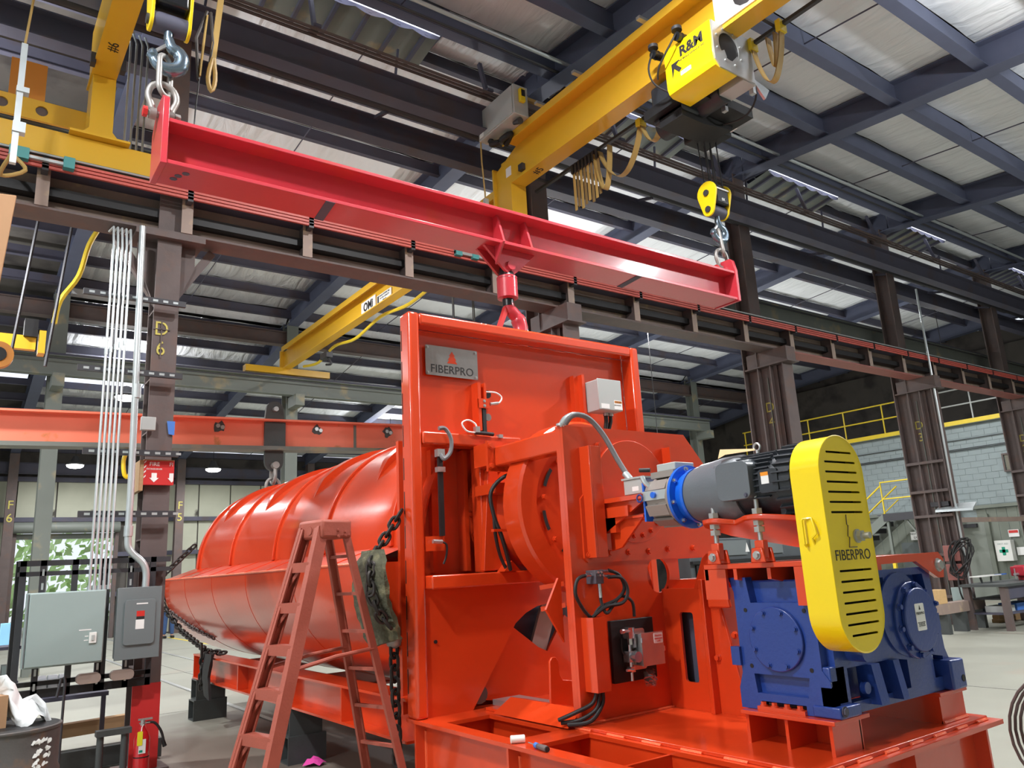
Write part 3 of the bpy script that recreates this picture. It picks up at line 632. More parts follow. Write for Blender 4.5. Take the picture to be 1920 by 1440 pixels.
def block(x, y, z, lab, wx, hz, dy):
    """hook block: z = bottom of cheeks"""
    t = thing('hook_block', lab, 'hook block', (x, y, z-.34))
    def cheek(xx):
        o = []
        for a in range(-20, 201, 20): o.append((y+dy*.5*math.cos(math.radians(a)), z+hz-dy*.5+dy*.5*math.sin(math.radians(a))))
        for a in range(200, 341, 20): o.append((y+dy*.3*math.cos(math.radians(a)), z+dy*.3+dy*.3*math.sin(math.radians(a))))
        return B().prism(o, 'x', xx-.012, xx+.012)
    for s_ in (-1, 1): part('cheek_plate', cheek(x+s_*wx/2), 'hook_yellow', t, bevel=.004)
    part('casing', B().box(x-wx/2+.02, x+wx/2-.02, y-dy*.42, y+dy*.42, z+hz*.32, z+hz*.72), 'black_gloss', t, bevel=.02)
    part('crosshead', B().cyl((x-wx/2+.012, y, z+dy*.3), (x+wx/2-.012, y, z+dy*.3), dy*.26, n=20), 'steel_dark', t)
    for i in range(3):
        xx = x+(i-1)*wx*.24; part('sheave', B().lathe((xx-.02, y, z+hz-dy*.5), (1, 0, 0), [(0, dy*.42), (.008, dy*.42), (.02, dy*.36), (.032, dy*.42), (.04, dy*.42)], 24), 'strut', t)
    for zz in (z+hz-dy*.5, z+dy*.3):
        part('axle_cap', B().cyl((x-wx/2-.03, y, zz), (x-wx/2-.01, y, zz), .04, n=12), 'strut', t)
    part('edge_guard', B().box(x-wx/2+.012, x+wx/2-.012, y-dy*.44, y-dy*.40, z+hz*.72, z+hz*.76), 'label_white', t)
    part('hook_shank', B().cyl((x, y, z-.06), (x, y, z+.08), .035), 'hook_steel', t)
    R = .1; c = z-.2
    pts = [(x, y, c+R+.07)]+[(x+R*math.cos(math.radians(a))*1.05, y, c+R*math.sin(math.radians(a))) for a in (75, 45, 10, -30, -65, -100, -135, -170, -200)]
    n = (len(pts)-1)*4+1
    part('hook', B().tube(pts, [.036+.022*math.sin(PI*min(1, i/n*1.2)) if i < n*.85 else .058*(n-i)/n/.15*.55+.018 for i in range(n)], 14, smooth=4), 'hook_steel', t)
    part('latch', B().prism([(x-.015, c+R+.02), (x+.02, c+R+.02), (x-.08, c+.02), (x-.1, c+.03)], 'y', y-.012, y+.012), 'steel_bright', t)
    return t
bl = block(1.04, 5.66, 5.84, 'yellow and black hook block at the top left edge of the picture', .27, .6, .3)
part('lettering', B().text('SX', .06, front(1.04, 5.528, 6.14, PI)).text('MASTER', .05, front(1.06, 5.528, 6.23, PI)), 'label_white', bl)
part('logo_ring', B().tube([(1.03+.055*math.cos(a*.35), 5.529, 6.135+.055*math.sin(a*.35)) for a in range(-3, 6)], .004, 6), 'label_white', bl)
br = block(7.44, 5.66, 5.8, 'yellow hook block with three sheaves hanging from the yellow hoist', .27, .46, .3)
part('lettering', B().text('SX', .05, front(7.44, 5.53, 6.0)), 'label_white', br)

# ============================================================ CRANE WITH THE #5 GIRDER
cr = thing('bridge_crane', 'yellow single girder bridge crane marked #5 with festoon cables, upper right', 'crane', (6.58, 3, 6.1))
G0, G1 = -4.0, 8.95
part('bottom_flange', B().box(6.45, 6.71, G0, G1, 7.36, 7.385), 'crane_yellow', cr)
part('web', B().box(6.57, 6.59, G0, G1, 7.385, 7.9), 'crane_yellow', cr)
part('top_flange', B().box(6.2, 6.98, G0, 8.4, 7.9, 7.93).box(6.2, 6.22, G0, 8.4, 7.82, 7.9).box(6.96, 6.98, G0, 8.4, 7.82, 7.9), 'crane_yellow', cr)
part('box_side', B().prism([(G0, 7.385), (G1, 7.385), (G1, 7.7), (8.4, 7.9), (G0, 7.9)], 'x', 6.46, 6.475), 'crane_yellow', cr)
part('end_leg', B().box(6.44, 6.72, 8.55, 8.95, 6.4, 7.38), 'crane_yellow', cr); part('end_cap', B().box(6.4, 6.76, 8.94, 8.97, 6.6, 7.75), 'crane_yellow', cr)
part('end_truck', B().box(4.9, 7.7, 8.62, 8.84, 6.12, 6.42), 'crane_yellow', cr, bevel=.01)
for x in (5.1, 7.5): part('wheel', B().cyl((x, 8.66, 6.2), (x, 8.8, 6.2), .11), 'steel_dark', cr)
part('bumper', B().box(4.8, 4.9, 8.66, 8.8, 6.2, 6.32), 'black', cr)
part('collector_arm', B().box(5.3, 6.1, 8.38, 8.44, 5.93, 5.97), 'steel_bright', cr)
for x in (5.35, 5.62, 5.95): part('collector_shoe', B().box(x-.05, x+.05, 8.36, 8.42, 5.9, 5.99), 'teal', cr)
part('marking', B().text('#5', .17, Matrix.Translation((6.58, 8.05, 7.358)) @ Matrix(((0, -1, 0, 0), (-1, 0, 0, 0), (0, 0, -1, 0), (0, 0, 0, 1)))), 'ink', cr, label='hand written #5')
part('stop_block', B().box(6.4, 6.46, 8.2, 8.3, 7.42, 7.52), 'strut', cr); part('paper_label', B().box(6.452, 6.459, 8.55, 8.68, 7.5, 7.65), 'label_white', cr)
sg = part('name_board', B().box(6.44, 6.458, 3.0, 4.6, 7.42, 7.8), 'label_white', cr, label='white board with big OMi lettering')
part('lettering', B().text('OMi', .44, leftf(6.438, 3.95, 7.6), bold=.012), 'ink', sg)
for y in (5.4, 6.6, 7.4): part('top_clip', B().box(6.08, 6.24, y-.03, y+.03, 7.93, 7.97), 'steel_bright', cr)
part('festoon_track', B().box(6.93, 6.98, -4, 8.6, 7.34, 7.38), 'strut', cr)
for y in (0.5, 2.5, 4.2, 6.2, 8.3): part('track_arm', B().box(6.7, 6.98, y-.02, y+.02, 7.38, 7.41), 'strut', cr)
for i in range(8):
    y = 7.15+.075*i
    part('festoon_trolley', B().box(6.9, 7.0, y-.02, y+.02, 7.22, 7.36), 'strut', cr)
    part('festoon_loop', B().box(6.93, 6.94, y-.024, y+.022, 6.68-.03*(i % 3), 7.24), 'cable_tan' if i % 2 else 'cable_dark', cr)
def loop(y0, y1, drop, x=6.94, z=7.3):
    b = B(); pts = []
    for k in range(17):
        t_ = k/16; pts.append((y0+(y1-y0)*t_, z-drop*math.sin(PI*t_)**.75))
    vs = []
    for (y, zz) in pts: vs += [(x-.045, y, zz), (x+.045, y, zz)]
    b.add(vs, [(2*i, 2*i+1, 2*i+3, 2*i+2) for i in range(16)])
    b.add([(a, c+.012, d) for a, c, d in vs], [(2*i, 2*i+1, 2*i+3, 2*i+2) for i in range(16)]); return b
for a, c, d in ((7.1, 6.3, .55), (6.28, 5.9, .35), (4.5, 4.12, .55), (4.3, 4.2, .4), (7.2, 6.9, .6)):
    part('festoon_loop', loop(a, c, d), 'cable_tan', cr)
part('festoon_clamp', B().box(6.88, 7.0, 6.26, 6.34, 7.26, 7.36), 'safety_yellow', cr); part('festoon_clamp', B().box(6.88, 7.0, 4.1, 4.16, 7.26, 7.4), 'safety_yellow', cr); part('festoon_clamp', B().box(6.88, 7.0, 4.48, 4.54, 7.26, 7.4), 'safety_yellow', cr)
# control cabinet on the girder end
cc = part('control_cabinet', B().box(5.95, 6.2, 7.72, 8.63, 7.93, 8.4), 'box_grey', cr, bevel=.006)
part('cabinet_door', B().box(5.935, 5.95, 7.75, 8.6, 7.95, 8.38), 'box_grey', cc); part('warning_label', B().box(5.93, 5.935, 8.5, 8.58, 8.05, 8.22), 'label_red', cc); part('warning_label', B().box(5.93, 5.935, 8.48, 8.58, 7.96, 8.04), 'label_white', cc)
part('remote_control', B().box(6.03, 6.12, 7.66, 7.72, 8.12, 8.33), 'hook_yellow', cc, bevel=.012); part('remote_face', B().box(6.045, 6.105, 7.652, 7.66, 8.2, 8.3), 'black', cc)
part('horn', B().cyl((6.07, 7.9, 7.9), (6.07, 7.75, 7.86), .03, .05, 12), 'strut', cc)
for y, z in ((7.8, 8.28), (7.8, 7.96), (8.4, 8.28)): part('cabinet_strut', B().box(6.2, 6.46, y, y+.05, z, z+.05), 'cable_tan', cr)
part('cable_bundle', B().tube([(6.05, 8.5, 7.93), (6.1, 8.45, 7.85), (6.0, 8.4, 7.8), (6.12, 8.3, 7.82), (6.05, 8.2, 7.78), (6.15, 8.1, 7.86), (6.2, 8.3, 7.8)], .045, 8, smooth=3), 'black', cr)
part('drop_cord', B().tube([(5.97, 8.62, 7.95), (5.98, 8.63, 7.6), (5.99, 8.6, 7.1), (6.0, 8.6, 6.7)], .012, 6), 'cable_tan', cr); part('cord_sleeve', B().box(5.97, 6.03, 8.57, 8.63, 6.2, 7.0), 'galv', cr)
# hoist
ho = thing('wire_rope_hoist', 'yellow wire rope hoist with R&M lettering under the girder, upper right', 'hoist', (6.7, 5.1, 6.5))
part('cabinet', B().prism([(6.25, 7.42), (6.25, 6.93), (6.275, 6.87), (6.33, 6.84), (6.62, 6.84), (6.62, 7.42)], 'y', 4.54, 5.22), 'guard_yellow', ho, bevel=.006)
ep = part('end_plate', B().prism([(6.26, 7.41), (6.26, 6.93), (6.33, 6.85), (6.92, 6.85), (6.92, 7.41)], 'y', 4.525, 4.54, [circ(6.52, 7.16, .17, 28)]), 'steel_bright', ho)
part('drum_hole', B().cyl((6.52, 4.534, 7.16), (6.52, 4.539, 7.16), .168, n=28), 'black', ho)  # black disc paints in the dark inside of the hole
part('drum_bracket', B().prism([(6.37, 7.06), (6.44, 7.1), (6.47, 7.02), (6.42, 6.99)], 'y', 4.53, 4.55).prism([(6.55, 6.99), (6.66, 7.1), (6.69, 7.05), (6.64, 6.99)], 'y', 4.53, 4.55), 'steel_bright', ho)
for a in range(0, 360, 45): bolt(ho, (6.52+.215*math.cos(math.radians(a+20)), 4.525, 7.16+.215*math.sin(math.radians(a+20))), (0, -1, 0), .012, .012, 'steel_bright')
part('side_cabinet', B().box(6.76, 6.98, 4.56, 5.2, 6.86, 7.36), 'box_grey', ho, bevel=.006)
part('side_frame', B().box(6.98, 7.03, 4.6, 4.66, 6.8, 7.5).box(6.98, 7.03, 5.0, 5.06, 6.8, 7.5), 'steel_bright', ho)
part('frame', B().box(6.4, 7.5, 5.0, 5.75, 6.86, 6.98), 'black', ho)
part('drum', B().cyl((6.85, 4.9, 6.95), (6.85, 5.85, 6.95), .15, n=24), 'motor_black', ho)
part('gear_case', B().box(6.5, 6.8, 5.22, 5.7, 6.8, 7.3), 'motor_black', ho, bevel=.03)
part('sheave_box', B().box(7.2, 7.6, 5.4, 5.85, 6.84, 7.1), 'black', ho, bevel=.02)
part('rope_guard', B().prism([(6.5, 7.0), (7.5, 7.0), (7.4, 6.8), (6.9, 6.72), (6.5, 6.72)], 'y', 5.25, 5.6), 'black', ho)
part('limit_arm', B().prism([(7.1, 7.12), (7.45, 7.05), (7.35, 6.9)], 'y', 4.7, 4.73), 'galv', ho); part('load_lamp', B().box(7.5, 7.58, 5.3, 5.4, 6.9, 6.97), 'label_white', ho)
for y in (4.95, 5.32):
    t_ = part('buffer', B().cyl((6.32, y, 7.46), (6.18, y, 7.44), .05, n=14).cyl((6.25, y, 7.45), (6.24, y, 7.45), .056, n=14), 'black_gloss', ho); part('buffer_pad', B().cyl((6.2, y, 7.52), (6.2, y, 7.56), .06, n=14), 'strut', t_)
for pts in ([(6.2, 4.95, 7.5), (6.14, 4.97, 7.4), (6.14, 5.2, 7.2), (6.2, 5.3, 7.1)], [(6.2, 5.32, 7.5), (6.13, 5.36, 7.25), (6.2, 5.34, 7.05), (6.4, 5.2, 6.9)], [(7.05, 4.7, 7.2), (7.25, 4.75, 6.95), (7.3, 5.0, 6.8), (7.2, 5.4, 6.85)]): part('hoist_cable', B().tube(pts, .012, 6, smooth=5), 'rubber', ho)
part('lettering', B().text('R&M', .17, leftf(6.248, 4.82, 7.28), bold=.006).text('MATERIALS HANDLING INC.', .03, leftf(6.248, 4.82, 7.18)), 'ink', ho)
part('logo', B().prism([(5.12, 7.02), (5.12, 7.2), (5.0, 7.2), (5.05, 7.16), (4.98, 7.08), (5.02, 7.05), (5.085, 7.13)], 'x', 6.245, 6.248), 'ink', ho)
lb_ = part('name_label', B().box(6.245, 6.249, 4.85, 5.0, 6.99, 7.04), 'label_white', ho); part('label_print', B().text('STAHL', .035, leftf(6.244, 4.925, 7.015)), 'green', lb_)
for i, (x, y) in enumerate(((7.33, 5.6), (7.37, 5.74), (7.42, 5.6), (7.47, 5.74), (7.52, 5.6), (7.56, 5.74))):
    part('wire_rope', B().cyl((x-.02+(x-7.44)*.25, y, 6.86), (x, y-.02, 6.12), .009, n=6), 'rope', ho)

# ============================================================ CRANE #6 (upper left)
c6 = thing('bridge_crane', 'yellow bridge crane girder marked #6 with its end truck, upper left', 'crane', (.95, 7, 6.1))
part('girder', B().box(.82, 1.07, 1.0, 8.95, 7.2, 7.23).box(.84, 1.05, 1.0, 8.95, 7.23, 7.95), 'crane_yellow', c6)
part('end_leg', B().prism([(.84, 7.2), (1.07, 7.2), (1.07, 6.55), (1.16, 6.44), (.74, 6.44), (.84, 6.55)], 'y', 8.58, 8.92), 'crane_yellow', c6, bevel=.006)
part('leg_foot', B().box(.66, 1.24, 8.5, 8.98, 6.42, 6.445), 'crane_yellow', c6); part('bolt_joint', B().box(.78, .83, 8.3, 8.4, 7.16, 7.28), 'strut', c6); part('bolt_joint', B().box(1.07, 1.12, 8.3, 8.4, 7.16, 7.28), 'strut', c6)
part('end_truck', B().box(-1.2, 1.75, 8.6, 8.84, 6.12, 6.42), 'crane_yellow', c6, bevel=.008); part('truck_end', B().box(1.75, 1.9, 8.62, 8.82, 6.12, 6.3), 'crane_orange', c6); part('bumper', B().box(1.9, 1.98, 8.66, 8.8, 6.16, 6.26), 'black', c6)
part('marking', B().text('#6', .15, Matrix.Translation((.945, 8.0, 7.198)) @ Matrix(((0, -1, 0, 0), (-1, 0, 0, 0), (0, 0, -1, 0), (0, 0, 0, 1)))), 'ink', c6, label='hand written #6')
part('tie_plate', B().prism([(-.6, 6.7), (.85, 6.7), (.85, 6.94), (-.6, 6.94)], 'y', 8.98, 9.02, [circ(.05, 6.82, .06, 16), circ(.42, 6.82, .06, 16)]), 'crane_yellow', c6)
for x in (.05, .42): part('rust_boss', B().cyl((x, 9.0, 6.82), (x, 9.03, 6.82), .058), 'steel_brown', c6)
part('back_panel', B().box(.1, .44, 9.04, 9.1, 6.94, 7.42), 'crane_orange', c6)
part('power_tube', B().bar((.17, 7.5, 6.6), (.17, 7.5, 5.4), .05, .05), 'galv', c6); part('tube_clamp', B().box(.14, .24, 7.46, 7.54, 5.7, 5.8), 'galv', c6); part('tube_clamp', B().box(.14, .24, 7.46, 7.54, 6.1, 6.15), 'galv', c6)
part('power_cord', B().tube([(.18, 7.5, 7.6), (.2, 7.5, 7.1), (.17, 7.5, 6.6)], .012, 6), 'cable_tan', c6)
part('collector_shoe', B().box(.15, .32, 8.34, 8.46, 5.9, 6.02), 'teal', c6); part('collector_shoe', B().box(.62, .72, 8.34, 8.46, 5.9, 6.02), 'teal', c6); part('collector_arm', B().box(.32, .62, 8.38, 8.43, 5.94, 5.97), 'galv', c6)
part('cord_loop', B().tube([(.17, 7.9, 5.7), (.1, 8.2, 5.6), (.3, 8.3, 5.75), (.2, 8.35, 5.9)], .02, 8, smooth=4), 'cable_tan', c6)
# slings hanging beside the left hook block
sl = thing('web_sling', 'yellow-brown web slings hanging beside the left hook block', 'sling', (1.45, 6.2, 5.8))
part('strap', B().bar((1.44, 6.2, 6.55), (1.4, 6.2, 5.93), .012, .05, (0, 1, 0)), 'cable_tan', sl); part('strap', B().bar((1.56, 6.2, 6.9), (1.5, 6.2, 6.1), .05, .02, (0, 1, 0)), 'cable_tan', sl)
part('loop', B().tube([(1.5, 6.2, 6.15), (1.47, 6.2, 5.95), (1.5, 6.2, 5.83), (1.53, 6.2, 5.95), (1.51, 6.2, 6.15)], .02, 8, smooth=3), 'cable_tan', sl)
part('rope', B().tube([(1.44, 6.2, 6.6), (1.36, 6.2, 6.3), (1.39, 6.2, 5.9)], .014, 6), 'chain', sl); part('rope', B().tube([(1.47, 6.2, 6.6), (1.5, 6.2, 6.3), (1.48, 6.2, 6.1)], .014, 6), 'chain', sl)
part('cord', B().tube([(1.4, 6.2, 5.93), (1.38, 6.2, 5.6), (1.37, 6.2, 5.25)], .006, 6), 'black', sl)
# ============================================================ FAR YELLOW CRANE
om = thing('bridge_crane', 'far yellow bridge crane with the white OMi sign behind the orange frame', 'crane', (6.95, 15, 7.0))
part('girder', B().box(6.88, 7.1, 9.5, 19.9, 7.2, 7.225).box(6.98, 7.0, 9.5, 19.9, 7.225, 7.72).box(6.8, 7.18, 9.5, 19.6, 7.72, 7.75).box(6.8, 6.815, 9.5, 19.6, 7.62, 7.72), 'crane_yellow', om)
part('end_truck', B().box(5.9, 8.2, 19.68, 19.92, 7.05, 7.22), 'crane_yellow', om); part('end_plate', B().box(6.86, 7.12, 19.85, 19.9, 7.2, 7.72), 'crane_yellow', om)
part('end_truck', B().box(5.9, 8.2, 9.5, 9.74, 7.05, 7.22), 'crane_yellow', om)
s1 = part('name_sign', B().box(6.955, 6.975, 14.25, 14.95, 7.25, 7.53), 'label_white', om, label='white sign reading OMi'); part('lettering', B().text('OMi', .26, leftf(6.953, 14.6, 7.38), bold=.008), 'ink', s1)
s2 = part('capacity_sign', B().box(6.955, 6.975, 13.52, 14.18, 7.25, 7.45), 'label_white', om); part('lettering', B().text('CRANE SYSTEMS, INC.', .05, leftf(6.953, 13.82, 7.41)).text('10 TON CAPACITY', .05, leftf(6.953, 13.82, 7.35)).text('SERIAL NO.', .035, leftf(6.953, 13.82, 7.29)).box(6.95, 6.953, 14.08, 14.15, 7.27, 7.43), 'ink', s2)
part('festoon_cable', B().tube([(7.2, 19, 7.12), (7.2, 18, 6.98), (7.2, 17, 7.14), (7.2, 15.8, 7.0), (7.2, 14.5, 7.14), (7.2, 13.2, 7.02), (7.2, 12, 7.14)], .035, 6, smooth=5), 'safety_yellow', om)
part('trolley', B().box(7.12, 7.28, 17.3, 17.7, 6.95, 7.1).tube([(7.2, 17.4, 6.95), (7.2, 17.2, 6.75), (7.2, 17.5, 6.8)], .03, 6, smooth=4), 'strut', om)
for x, y in ((7.5, 12.0), (7.6, 12.2), (8.0, 12.1), (8.1, 12.2)): part('hoist_rope', B().cyl((x, y, 7.2), (x, y, 4.4), .012, n=6), 'rope', om)
# ============================================================ FAR ORANGE LIFTING BEAM
lb2 = thing('lifting_beam', 'faded orange lifting beam with grey lower flange behind the drum', 'lifting beam', (4.17, 12.3, 3.65))
def zt(x): return 3.64+(x-.45)*.027
bx0, bx1, yl = -1.2, 8.6, 12.3
part('bottom_flange', B().bar((bx0, yl, zt(bx0)+.03), (bx1, yl, zt(bx1)+.03), .3, .06), 'primer_grey', lb2)
part('web', B().bar((bx0, yl, zt(bx0)+.26), (bx1, yl, zt(bx1)+.26), .03, .42), 'beam_orange', lb2)
part('top_flange', B().bar((bx0, yl, zt(bx0)+.485), (bx1, yl, zt(bx1)+.485), .3, .03), 'beam_orange', lb2)
part('centre_plate', B().box(4.0, 4.34, yl-.06, yl+.06, zt(4.17)+.06, zt(4.17)+.47), 'block_steel', lb2)
part('bottom_lug', B().prism([(4.02, zt(4.17)), (4.32, zt(4.17))]+[(4.17+.15*math.cos(a*PI/8), 3.56+.15*math.sin(a*PI/8)) for a in range(0, -9, -1)], 'y', yl-.03, yl+.03), 'block_steel', lb2)
part('top_lug', B().prism([(4.33, zt(4.17)+.5)]+[(4.17+.14*math.cos(a*PI/8), zt(4.17)+.68+.14*math.sin(a*PI/8)) for a in range(0, 9)]+[(4.01, zt(4.17)+.5)], 'y', yl-.03, yl+.03), 'block_steel', lb2)
part('lug_pin', B().cyl((4.17, yl-.1, zt(4.17)+.68), (4.17, yl+.1, zt(4.17)+.68), .04), 'steel_bright', lb2)
for x in (3.3, 4.9, 6.2): 
    rr = random.Random(int(x*10)); p_ = [(x+(.05+rr.uniform(0, .06))*math.cos(a), zt(x)+.36+(.05+rr.uniform(0, .08))*math.sin(a)) for a in [i*2*PI/11 for i in range(11)]]
    part('bolt_patch', B().prism(p_, 'y', yl-.022, yl-.016), 'block_steel', lb2, label='bare metal patch around a bolt'); part('bolt_cluster', B().cyl((x-.02, yl-.04, zt(x)+.38), (x-.02, yl-.016, zt(x)+.38), .035, n=6).cyl((x+.05, yl-.04, zt(x)+.36), (x+.05, yl-.016, zt(x)+.36), .035, n=6), 'steel_bright', lb2)
part('splice_mark', B().box(5.55, 5.6, yl-.02, yl-.0155, zt(5.6)+.07, zt(5.6)+.47), 'primer_grey', lb2)
ts = thing('shackle', 'galvanised shackle and long link holding the far end of the orange drum', 'shackle', (4.17, 12.3, 3.0))
part('bow', B().tube([(4.17, 12.22, 3.5), (4.17, 12.2, 3.3), (4.17, 12.3, 3.22), (4.17, 12.4, 3.3), (4.17, 12.38, 3.5)], .03, 8, smooth=4), 'shackle', ts); part('pin', B().cyl((4.17, 12.16, 3.5), (4.17, 12.44, 3.5), .055), 'shackle', ts)
part('long_link', B().tube(link_pts((4.17, 12.3, 3.12), (0, 0, 1), (1, 0, 0), .36, .22), .026, 8, True), 'shackle', ts)
# clutter at the far left edge
tn = solo('tan_column', B().prism([(-.25, 3.75), (.14, 3.8), (.2, 4.7), (-.25, 4.66)], 'y', 6.6, 7.1), 'cardboard', 'tan painted steel box hanging at the left edge below the runway', 'box', bevel=.01)
rl = thing('cable_reel', 'yellow-rimmed cable reel at the far left edge', 'reel', (.3, 10, 4.1))
part('rim', B().cyl((.28, 9.95, 4.3), (.28, 10.05, 4.3), .15, n=24), 'crane_orange', rl); part('hub', B().cyl((.28, 9.93, 4.3), (.28, 9.95, 4.3), .08, n=20), 'black', rl)
mo = thing('monorail_hoist', 'small yellow hoist beam with hanging hook far left under the roof', 'hoist', (.4, 12, 4.9))
part('beam', B().box(-1, .75, 11.95, 12.05, 4.93, 5.12), 'crane_yellow', mo); part('stop', B().box(.78, .86, 11.9, 12.1, 4.88, 5.2), 'crane_yellow', mo); part('trolley', B().box(.6, .76, 11.9, 12.1, 5.1, 5.35), 'black', mo)
part('hose', B().tube([(1.6, 12, 7.6), (1.45, 12, 7.0), (1.3, 12, 6.6), (1.2, 12, 6.1), (1.0, 12, 5.7), (.95, 12, 5.35)], .035, 8, smooth=4), 'safety_yellow', mo)
for x in (.45, .85, 1.6): part('guy_pipe', B().cyl((x, 11.5, 4.6), (x+.25, 11.5, 7.6), .022, n=6), 'strut', mo)
# ============================================================ THE ORANGE DRUM MACHINE
MX = 4.13
mc = thing('drum_machine', 'big orange drum machine with steel frame, motor, blue gearbox and yellow belt guard', 'machine', (MX, 6, 0))
def mp(n, b, m='orange', **k): return part(n, b, m, mc, **k)
# bed beams
for x0 in (2.85, 5.15):
    bb = mp('bed_beam', B().box(x0, x0+.25, 5.42, 11.47, .5, .52).box(x0, x0+.25, 5.42, 11.47, .79, .81).box(x0+.118, x0+.132, 5.42, 11.47, .52, .79))
    for y in (11.45, 9.5, 8.05, 6.6): part('stiffener', B().box(x0+.004, x0+.246, y-.01, y+.01, .52, .79), 'orange', bb)
for y in (11.3, 8.6, 6.0): mp('bed_cross_beam', B().box(3.1, 5.15, y-.1, y+.1, .5, .52).box(3.1, 5.15, y-.01, y+.01, .52, .68))
# trough
def arc_shell(a, b_, z0, y0, y1, t0, t1, n, th, sgn, e=2.0):
    b = B(); vs = []
    for th_ in (0, th):
        for y in (y0, y1):
            for i in range(n+1):
                t = t0+(t1-t0)*i/n; c, s = math.cos(t), math.sin(t)
                vs.append((MX-(a+th_)*math.copysign(abs(c)**(2/e), c), y, z0+sgn*(b_+th_)*abs(s)**(2/e)))
    m = n+1; fs = []
    for i in range(n):
        fs += [(i, i+1, m+i+1, m+i), (2*m+i, 2*m+i+1, 3*m+i+1, 3*m+i), (i, i+1, 2*m+i+1, 2*m+i), (m+i, m+i+1, 3*m+i+1, 3*m+i)]
    fs += [(0, m, 3*m, 2*m), (n, m+n, 3*m+n, 2*m+n)]
    return b.add(vs, fs)
tr = mp('trough', arc_shell(1.48, 1.1, 1.8, 5.6, 12.4, 0, PI, 48, .02, -1, 2.12))
def halfdisc(a, b_, z0, y, sgn, e=2.0, n=40):
    p = [(MX-a*math.copysign(abs(math.cos(PI*i/n))**(2/e), math.cos(PI*i/n)), z0+sgn*b_*abs(math.sin(PI*i/n))**(2/e)) for i in range(n+1)]
    return B().prism(p, 'y', y, y+.02)
part('trough_end', halfdisc(1.49, 1.11, 1.8, 12.38, -1, 2.12), 'orange', tr); part('trough_end', halfdisc(1.49, 1.11, 1.8, 5.6, -1, 2.12), 'orange', tr)
for y in (7.2, 8.6, 9.9, 11.2): part('plate_seam', arc_shell(1.499, 1.119, 1.8, y-.006, y+.006, 0, PI, 48, .004, -1, 2.12), 'orange', tr)
for sx in (-1, 1):
    x0, x1 = MX+sx*1.5, MX+sx*1.06
    lg = mp('ledge', B().add([(x0, 5.6, 1.8), (x0, 12.4, 1.8), (x1, 12.4, 1.945), (x1, 5.6, 1.945), (x0, 5.6, 1.775), (x0, 12.4, 1.775)], [(0, 1, 2, 3), (0, 1, 5, 4)]))
    part('lip_weld', B().tube([(x0, 5.6, 1.8), (x0, 12.4, 1.8)], .012, 6), 'weld', lg)
    for y in (6.3, 7.2, 8.0, 8.7, 9.4, 10.1, 10.9, 11.6):
        part('ledge_seam', B().bar((x0, y, 1.803), (x1, y, 1.948), .02, .006), 'orange', lg)
# cover with bands and tapered fins
cv = mp('drum_cover', arc_shell(1.09, 1.11, 1.93, 5.42, 12.1, 0, PI, 56, .015, 1))
part('cover_end', halfdisc(1.1, 1.12, 1.93, 12.06, 1), 'orange', cv); 
for y in (12.08, 10.5, 8.85, 7.4, 5.95): part('band', arc_shell(1.1, 1.12, 1.93, y-.035, y+.035, .0, PI, 56, .035, 1), 'orange', cv, bevel=.008)
def fin(y, w0, ta, tb, h, n=16):
    b = B(); vs = []
    for r in (0, h):
        for i in range(n+1):
            t = ta+(tb-ta)*i/n; w_ = w0*(i/n)**.8
            for s_ in (-1, 1): vs.append((MX-(1.1+r*min(1, i/3))*math.cos(t), y+s_*w_/2, 1.93+(1.12+r*min(1, i/3))*math.sin(t)))
    o = 2*(n+1); fs = []
    for i in range(n): fs += [(o+2*i, o+2*i+1, o+2*i+3, o+2*i+2), (2*i, 2*i+2, o+2*i+2, o+2*i), (2*i+1, 2*i+3, o+2*i+3, o+2*i+1)]
    fs.append((2*n, 2*n+1, o+2*n+1, o+2*n)); return b.add(vs, fs)
for y in (11.55, 9.75, 8.15, 6.6): part('fin', fin(y, .42, math.radians(33), math.radians(96), .06), 'orange', cv)
part('lifting_lug', B().prism([(4.0, 3.03), (4.34, 3.03), (4.24, 3.16), (4.1, 3.16)], 'y', 12.28, 12.32).box(4.0, 4.34, 12.05, 12.32, 3.0, 3.04), 'orange', cv)
part('lifting_lug', B().prism([(4.0, 3.05), (4.4, 3.05), (4.35, 3.8), (4.05, 3.8)], 'y', 5.66, 5.7), 'orange', cv)
# front frame
fr = mp('front_frame', B().box(2.85, 2.95, 5.25, 5.41, .68, 3.76).box(5.31, 5.41, 5.25, 5.41, .68, 3.76).box(2.95, 5.31, 5.25, 5.41, 3.66, 3.76), bevel=.022)
for i in range(11): part('weld_slot', B().box(2.8485, 2.851, 5.372, 5.382, .85+i*.26, .85+i*.26+.17), 'black', fr)
for i in range(8): part('stitch_weld', B().tube([(3.05+i*.28, 5.405, 3.655), (3.2+i*.28, 5.405, 3.655)], .008, 6), 'orange', fr)
for i in range(4): part('stitch_weld', B().tube([(5.305, 5.405, 2.85+i*.22), (5.305, 5.405, 2.97+i*.22)], .008, 6), 'orange', fr)
mp('upper_plate', B().box(2.95, 5.31, 5.40, 5.42, 2.72, 3.66))
mp('inner_panel', B().box(2.9, 5.35, 5.56, 5.6, .68, 2.75))
mp('inner_rib', B().box(3.44, 3.48, 5.45, 5.56, 1.7, 2.68).box(3.16, 3.2, 5.5, 5.56, 1.7, 2.68))
mp('cross_bar', B().box(2.95, 3.9, 5.24, 5.4, 2.68, 2.78), bevel=.015)
mp('divider_post', B().box(3.48, 3.64, 5.26, 5.4, 1.68, 2.68).prism([(3.44, 1.69), (3.68, 1.69), (3.61, 2.5), (3.52, 2.5)], 'y', 5.2, 5.26), bevel=.01)
mp('lower_rail', B().box(2.95, 4.95, 5.16, 5.32, 1.58, 1.68), bevel=.012)
